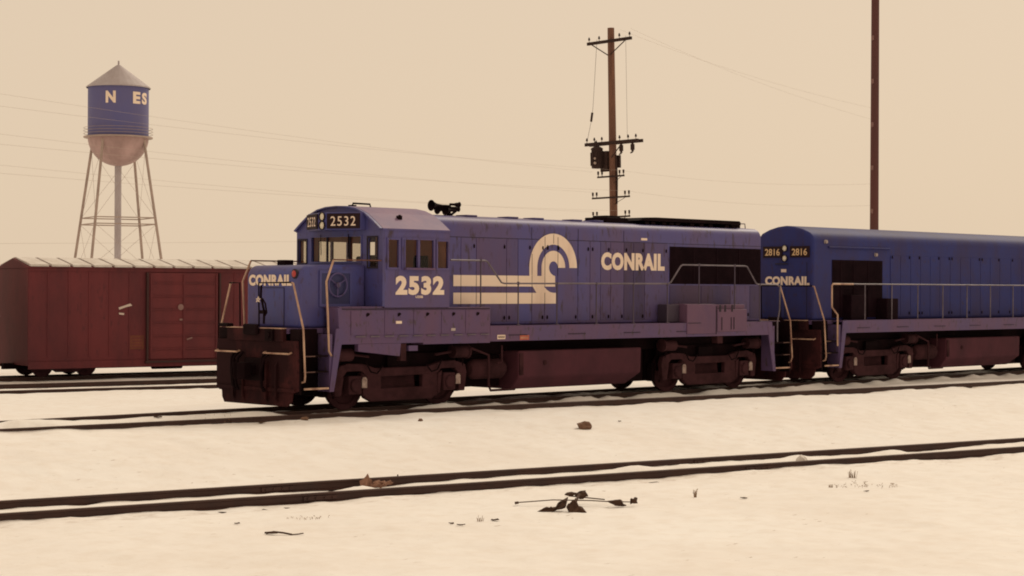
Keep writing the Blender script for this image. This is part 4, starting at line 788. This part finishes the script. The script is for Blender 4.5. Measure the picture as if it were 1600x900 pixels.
mb = MB(); mb.cyl((-0.61, 0.50, Z(8.42)), (-0.64, 0.49, Z(8.42)), 0.05); mb.cyl((-0.61, 0.50, Z(8.22)), (-0.64, 0.49, Z(8.22)), 0.06); mb.obj('gauge', TLEG, tf)
mb = MB()
for y, x in ((0.55, -0.45), (0.75, -0.3)): mb.lathe([(0.0, Z(8.95)), (0.05, Z(8.97)), (0.06, Z(9.0)), (0.04, Z(9.05)), (0.055, Z(9.1)), (0.0, Z(9.25))], 'z', (x, y, 0), 8)
mb.obj('bushing', DARKWD, tf)
mb = MB(); mb.box(0.10, 0.20, -0.30, -0.12, Z(8.0), Z(8.55)); mb.tube([(0.0, -0.2, Z(8.55)), (0.02, -0.22, Z(7.5)), (0, -0.2, Z(6.4))], 0.04); mb.obj('cable_riser', DARKWD, pole)
for z, a, b in ((7.58, 0.78, -0.82), (6.66, 1.12, -1.12), (5.80, 1.12, -1.12)):
    mb = MB(); mb.box(-0.19, -0.155, b, a, Z(z), Z(z + 0.075)); br = mb.obj('bracket_arm', DARKWD, pole)
    mb = MB()
    for y in (a - 0.05, a - 0.28, b + 0.05, b + 0.28):
        mb.cyl((-0.17, y, Z(z + 0.07)), (-0.17, y, Z(z + 0.17)), 0.018, seg=6); mb.lathe([(0.0, Z(z+0.14)), (0.04, Z(z+0.15)), (0.045, Z(z+0.29)), (0.0, Z(z+0.31))], 'z', (-0.17, y, 0), 8)
    mb.obj('insulator', DARKWD, br)
    mb = MB(); mb.tube([(-0.17, b*0.75, Z(z)), (-0.1, -0.1, Z(z - 0.28))], 0.012, 5); mb.obj('brace', DARKWD, br)
mb = MB(); mb.box(-0.17, -0.07, -1.3, 1.3, Z(13.50), Z(13.63)); mb.tube([(-0.18, -1.0, Z(13.50)), (-0.15, -0.06, Z(12.95))], 0.025); mb.tube([(-0.18, 1.0, Z(13.50)), (-0.15, 0.06, Z(12.95))], 0.025); ta = mb.obj('crossarm', DARKWD, pole)
mb = MB()
for y in (-1.2, -0.6, 0.6, 1.2): insulator(mb, -0.12, y, Z(13.63))
mb.obj('insulator', DARKWD, ta)
mb = MB(); mb.tube([(-0.2, 1.35, Z(9.2)), (-0.2, 1.05, Z(10.2)), (-0.2, 0.95, Z(10.75)), (-0.15, 0.7, Z(13.7))], 0.008, 5); mb.cyl((-0.2, 1.08, Z(10.1)), (-0.2, 1.0, Z(10.5)), 0.05, seg=8); mb.tube([(-0.2, -1.05, Z(9.3)), (-0.15, -1.0, Z(13.7))], 0.006, 5); mb.obj('drop_lead', DARKWD, pole)
tp = thing('tall_pole', 'plain reddish brown pole rising behind the second locomotive, right of the utility pole', 'pole', (34.66, 13.42, -0.75))
mb = MB(); mb.cyl((0, 0, 0), (0, 0, 17.0), 0.20, 0.17, seg=18); mb.obj('shaft', REDPOLE, tp, smooth=True)
for z in np.arange(3.0, 16.5, 1.9): mb = MB(); mb.box(-0.215, -0.17, -0.06, 0.05, z, z + 0.2); mb.obj('pole_plate', mat('pale metal plate', (0.22, 0.12, 0.11), None), tp)
def wire(a, b, sag, label, r=0.0027, n=26):
    a = Vector(a); b = Vector(b)
    mb = MB(); mb.tube([a.lerp(b, i/n) - Vector((0, 0, sag*4*(i/n)*(1-i/n))) for i in range(n+1)], r, 5)
    return tag(mb.obj('overhead_wire', WIREM), label, 'wire', 'thin wires across the sky')
wd = Vector((-0.954, -0.300, 0)); px = Vector((26.45, 21.52, 0))
def up(y, z): return px + Vector((-0.17, y, z + 0.0))
for y, z, e, sag, where in ((1.0, 7.85, 8.02, 0.25, 'topmost wire running left from the bracket below the transformer'), (-0.7, 7.85, 7.30, 0.25, 'second wire down running left from the bracket below the transformer'), (1.0, 6.95, 6.90, 0.25, 'third wire down running left from the middle bracket of the utility pole'), (-1.0, 6.95, 6.28, 0.25, 'fourth wire down running left from the middle bracket of the utility pole'), (1.0, 6.08, 6.09, 0.25, 'fifth wire down running left from the lowest bracket of the utility pole'), (-1.0, 6.08, 5.59, 0.25, 'sixth wire down running left from the lowest bracket of the utility pole'), (1.0, 5.0, 3.55, 0.10, 'lowest wire running left just above the boxcar roofs')):
    wire(up(y, z), up(y, 0) + wd*48 + Vector((0, 0, e)), sag, 'thin grey ' + where)
for y, z, e, where in ((-0.7, 7.85, 7.35, 'from the upper bracket to the plain reddish pole'), (-1.0, 6.95, 6.40, 'from the middle bracket to the plain reddish pole'), (-0.6, 14.0, 10.7, 'sloping down from the pole top to the plain reddish pole'), (-1.2, 14.0, 10.2, 'second one sloping down from the pole top to the plain reddish pole')):
    wire(up(y, z), (34.55, 13.55, e), 0.25, 'thin grey wire ' + where)

# ------------------------------------------------------------------ litter on the snow
def lump(name, m, x, y, sx, sy, sz, seed, label, cat, sink=0.25, sub=2, jag=0.35, rot=0):
    bm = bmesh.new(); bmesh.ops.create_icosphere(bm, subdivisions=sub, radius=1.0)
    for v in bm.verts:
        n = noise.noise(v.co*1.6 + Vector((seed*3.1, seed, 0))) ; v.co *= 1 + jag*n*1.6
        v.co = Vector((v.co.x*sx, v.co.y*sy, v.co.z*sz))
    me_ = bpy.data.meshes.new(name); bm.to_mesh(me_); bm.free(); me_.materials.append(m)
    o = bpy.data.objects.new(name, me_); COL.objects.link(o); o.location = (x, y, gz(x, y) + sz*(1 - sink) - sz*0.2); o.rotation_euler = (0, 0, rot)
    return tag(o, label, cat) if label else o
lump('stone', STONE, -4.12, -5.55, 0.17, 0.13, 0.10, 1, 'lone brown stone on the open snow between the two tracks', 'stone', rot=-0.7)
lump('stone', STONE, -8.92, -1.95, 0.08, 0.07, 0.05, 2, 'small dark stone in the snow in front of the pilot', 'stone')
lump('stone', STONE, -6.79, -3.23, 0.05, 0.05, 0.035, 3, 'tiny dark stone in the snow below the leading truck', 'stone')
lump('snow_lump', SNOWW, -4.32, -11.44, 0.13, 0.10, 0.11, 4, 'pale lump of snow against the nearest rail at the right', 'snow lump')
# crumpled cardboard standing between the foreground rails
tr = thing('crumpled_cardboard', 'crumpled brown cardboard lying between the foreground rails', 'cardboard', (-13.00, -8.84, gz(-13.00, -8.84) + 0.03), (0, 0, R_(-45)))
bm = bmesh.new()
P = [(-0.09, 0, 0.0), (0.01, -0.06, -0.02), (0.11, 0.02, 0.0), (-0.10, 0.03, 0.15), (0.02, -0.03, 0.29), (0.08, 0.0, 0.17), (0.0, 0.06, 0.05), (0.01, 0.03, 0.23)]
vv = [bm.verts.new(p) for p in P]; bmesh.ops.convex_hull(bm, input=vv); bmesh.ops.subdivide_edges(bm, edges=bm.edges[:], cuts=2)
for v in bm.verts: v.co += Vector((noise.noise(v.co*9), noise.noise(v.co*9 + Vector((5, 0, 0))), noise.noise(v.co*9 + Vector((0, 7, 0)))))*0.035
b_ = MB(); b_.bm.free(); b_.bm = bm; b_.obj('upright_flap', PAPER, tr)
for k, (x, s1) in enumerate(((0.13, 0.055), (0.20, 0.075), (0.29, 0.065), (0.38, 0.045))):
    bm = bmesh.new(); bmesh.ops.create_icosphere(bm, subdivisions=2, radius=1)
    for v in bm.verts: v.co = Vector((v.co.x*s1*1.2, v.co.y*s1*0.7, v.co.z*s1*0.75)) * (1 + 1.0*noise.noise(v.co*2 + Vector((k*4, 0, 0)))) + Vector((x, 0.02*k, 0.10 + 0.012*k))
    b_ = MB(); b_.bm.free(); b_.bm = bm; b_.obj('scrap', PAPER, tr)
mb = MB(); mb.cyl((0, 0, -0.05), (0.02, 0, 0.14), 0.022, 0.012, seg=6); o = mb.obj('stub', TWIG, loc=(-11.98, -8.45, gz(-11.98, -8.45))); tag(o, 'short dark stub poking from the snow beside the cardboard', 'stick')
# dead branch with curled leaves in the foreground
x0, y0 = -12.72, -13.26
db = thing('dead_branch', 'dead branch with curled dark leaves lying on the snow in front', 'branch', (x0, y0, gz(x0, y0)), (0, 0, math.atan2(cr.y, cr.x)))
def leaf(poly, h, name='leaf'):
    rnd = random.Random(int(poly[0][0]*997)); q = []
    for i, a in enumerate(poly):
        b = poly[(i+1) % len(poly)]
        for t in (0.0, 0.33, 0.66): q.append(tuple(a[k] + (b[k]-a[k])*t + (rnd.uniform(-0.016, 0.016) if k != 1 else rnd.uniform(-0.05, 0.05)) for k in range(3)))
    bm = bmesh.new(); vs_ = [bm.verts.new(p) for p in q]; bm.faces.new(vs_)
    r = bmesh.ops.extrude_face_region(bm, geom=bm.faces[:]); bmesh.ops.translate(bm, verts=[e for e in r['geom'] if isinstance(e, bmesh.types.BMVert)], vec=(0, 0.03, 0.012))
    b_ = MB(); b_.bm.free(); b_.bm = bm; return b_.obj(name, TWIG, db)
mb = MB(); mb.tube([(-0.75, 0.75, 0.05), (-0.2, 0.78, 0.09), (0.4, 0.80, 0.08), (0.72, 0.82, 0.06)], 0.009, 6); mb.tube([(-0.80, 0.75, 0.04), (-0.74, 0.75, 0.05)], 0.022, 6); mb.tube([(0.09, 0.1, 0.06), (0.15, 0.3, 0.14), (0.20, 0.6, 0.20), (0.28, 0.78, 0.16)], 0.02, 6); mb.tube([(0.05, 0.9, 0.14), (0.35, 1.0, 0.10), (0.62, 0.95, 0.08)], 0.010, 6); mb.tube([(0.75, 0.85, 0.06), (1.0, 0.9, 0.05), (1.08, 0.9, 0.05)], 0.008, 6); mb.obj('stem', TWIG, db)
for pl in ([(-0.46, -0.05, 0.0), (-0.30, -0.02, 0.07), (-0.22, 0.0, 0.05), (-0.12, 0.03, 0.14), (0.02, 0.05, 0.20), (-0.02, 0.05, 0.06), (-0.2, 0.0, 0.0), (-0.33, -0.04, -0.03)], [(-0.02, 0.0, 0.06), (0.08, 0.05, 0.16), (0.13, 0.05, 0.20), (0.18, 0.04, 0.08), (0.29, 0.0, -0.02), (0.03, -0.05, -0.03)], [(0.12, 0.62, 0.17), (0.20, 0.68, 0.23), (0.30, 0.72, 0.24), (0.36, 0.72, 0.14), (0.22, 0.66, 0.13)], [(0.66, 0.78, 0.07), (0.85, 0.80, 0.10), (0.94, 0.78, 0.0), (0.78, 0.74, 0.01)], [(1.02, 0.88, 0.02), (1.12, 0.88, 0.03), (1.12, 0.9, 0.11), (1.03, 0.9, 0.09)], [(-0.02, 0.88, 0.15), (0.10, 0.9, 0.20), (0.24, 0.9, 0.17), (0.1, 0.88, 0.13)]): leaf(pl, 0)
tw = thing('twig', 'short dark twig lying on the snow at the lower left', 'twig', (-17.45, -12.15, gz(-17.45, -12.15)), (0, 0, R_(-45)))
mb = MB(); mb.tube([(-0.10, 0, 0.02), (0.0, 0.03, 0.04), (0.14, 0.0, 0.03), (0.26, -0.02, 0.01)], 0.014, 6); mb.tube([(0.26, -0.03, 0.01), (0.36, -0.04, 0.02), (0.42, -0.02, 0.03)], 0.009, 6); mb.obj('stem', TWIG, tw)
mb = MB(); mb.prism([(-0.12, -0.02), (-0.02, 0.05), (0.06, 0.0), (-0.02, -0.04)], 'z', 0.02, 0.045); mb.obj('leaf', TWIG, tw)
def weed(x, y, n, spread, h, label, seed):
    rnd = random.Random(seed); mb = MB()
    for i in range(n):
        a, b = rnd.uniform(-spread, spread), rnd.uniform(-spread*0.5, spread*0.5)
        if spread < 0.26: a, b = a*0.3, b*0.3
        z = gz(x + a, y + b) - gz(x, y); l = h*rnd.uniform(0.5, 1.2); t = rnd.uniform(0, 2*PI); k = rnd.uniform(0.3, 1.6) if spread >= 0.26 else rnd.uniform(0.05, 0.45)
        mb.tube([(a, b, z - 0.02), (a + l*0.4*k*math.cos(t), b + l*0.4*k*math.sin(t), z + l*0.5), (a + l*0.9*k*math.cos(t), b + l*0.9*k*math.sin(t), z + l*rnd.uniform(0.2, 0.8) + (l*0.4 if spread < 0.26 else 0))], 0.0035, 4)
    o = mb.obj('dry_weed', GRASS, loc=(x, y, gz(x, y)), ); o.rotation_euler = (0, 0, R_(-44)); return tag(o, label, 'dry weed')
weed(-5.3, -13.3, 30, 0.22, 0.12, 'tuft of dry weed beside the nearest rail at the lower right', 1)
weed(-6.1, -14.15, 46, 0.55, 0.06, 'flattened dry weed in a long streak on the snow at the far lower right', 2)
weed(-6.75, -13.9, 16, 0.25, 0.06, 'small dry weed just left of the flattened streak', 8)
weed(-2.3, -10.2, 24, 0.35, 0.05, 'dry weed stems just behind the foreground track at the right', 3)
weed(-9.73, -13.3, 18, 0.06, 0.16, 'sparse thin weed stems right of the dead branch', 4)
weed(-14.3, -13.0, 14, 0.14, 0.07, 'few pale weed stems left of the dead branch', 5)
weed(-16.1, -11.2, 22, 0.3, 0.04, 'short weed stubble in front of the nearest rail at the left', 6)
weed(-11.0, -1.05, 26, 0.9, 0.035, 'dark weed stubble between the rails ahead of the pilot', 7)

def scrap(x, y, size, label, seed):
    rnd = random.Random(seed); mb = MB()
    n = 7; p = [(size*rnd.uniform(0.6, 1.2)*math.cos(2*PI*i/n), size*0.5*rnd.uniform(0.5, 1.2)*math.sin(2*PI*i/n)) for i in range(n)]
    mb.prism(p, 'z', 0.0, 0.007)
    for v in mb.bm.verts: v.co.z += (0.5*abs(v.co.x) + 0.3*v.co.y)*rnd.uniform(0.0, 0.9)
    o = mb.obj('dead_leaf', TWIG, loc=(x, y, gz(x, y) + 0.01)); o.rotation_euler = (0, 0, R_(-44)); return tag(o, label, 'leaf')
for x, y, z_, l, k in ((-14.85, -12.97, 0.05, 'curled dead leaf on the snow left of the dead branch, upper of two', 1), (-14.87, -13.18, 0.06, 'curled dead leaf on the snow left of the dead branch, lower of two', 2), (-14.1, -13.1, 0.09, 'long dead leaf nearest to the left end of the dead branch', 3), (-11.9, -0.95, 0.10, 'leftmost flat dark scrap in the snow before the lone rail', 4), (-10.6, -1.55, 0.09, 'flat dark scrap in the snow left of the pilot', 5), (-9.9, -1.75, 0.10, 'flat dark scrap in the snow close to the pilot', 6), (-17.2, -10.95, 0.06, 'dark scrap against the nearest rail at the left', 7), (-9.2, -13.9, 0.07, 'thin dead leaf right of the dead branch', 8), (-6.9, -14.7, 0.05, 'small dead leaf below the flattened dry weed', 9), (-2.6, -5.2, 0.04, 'small dark scrap just right of the lone brown stone', 10)): scrap(x, y, z_, l, k)
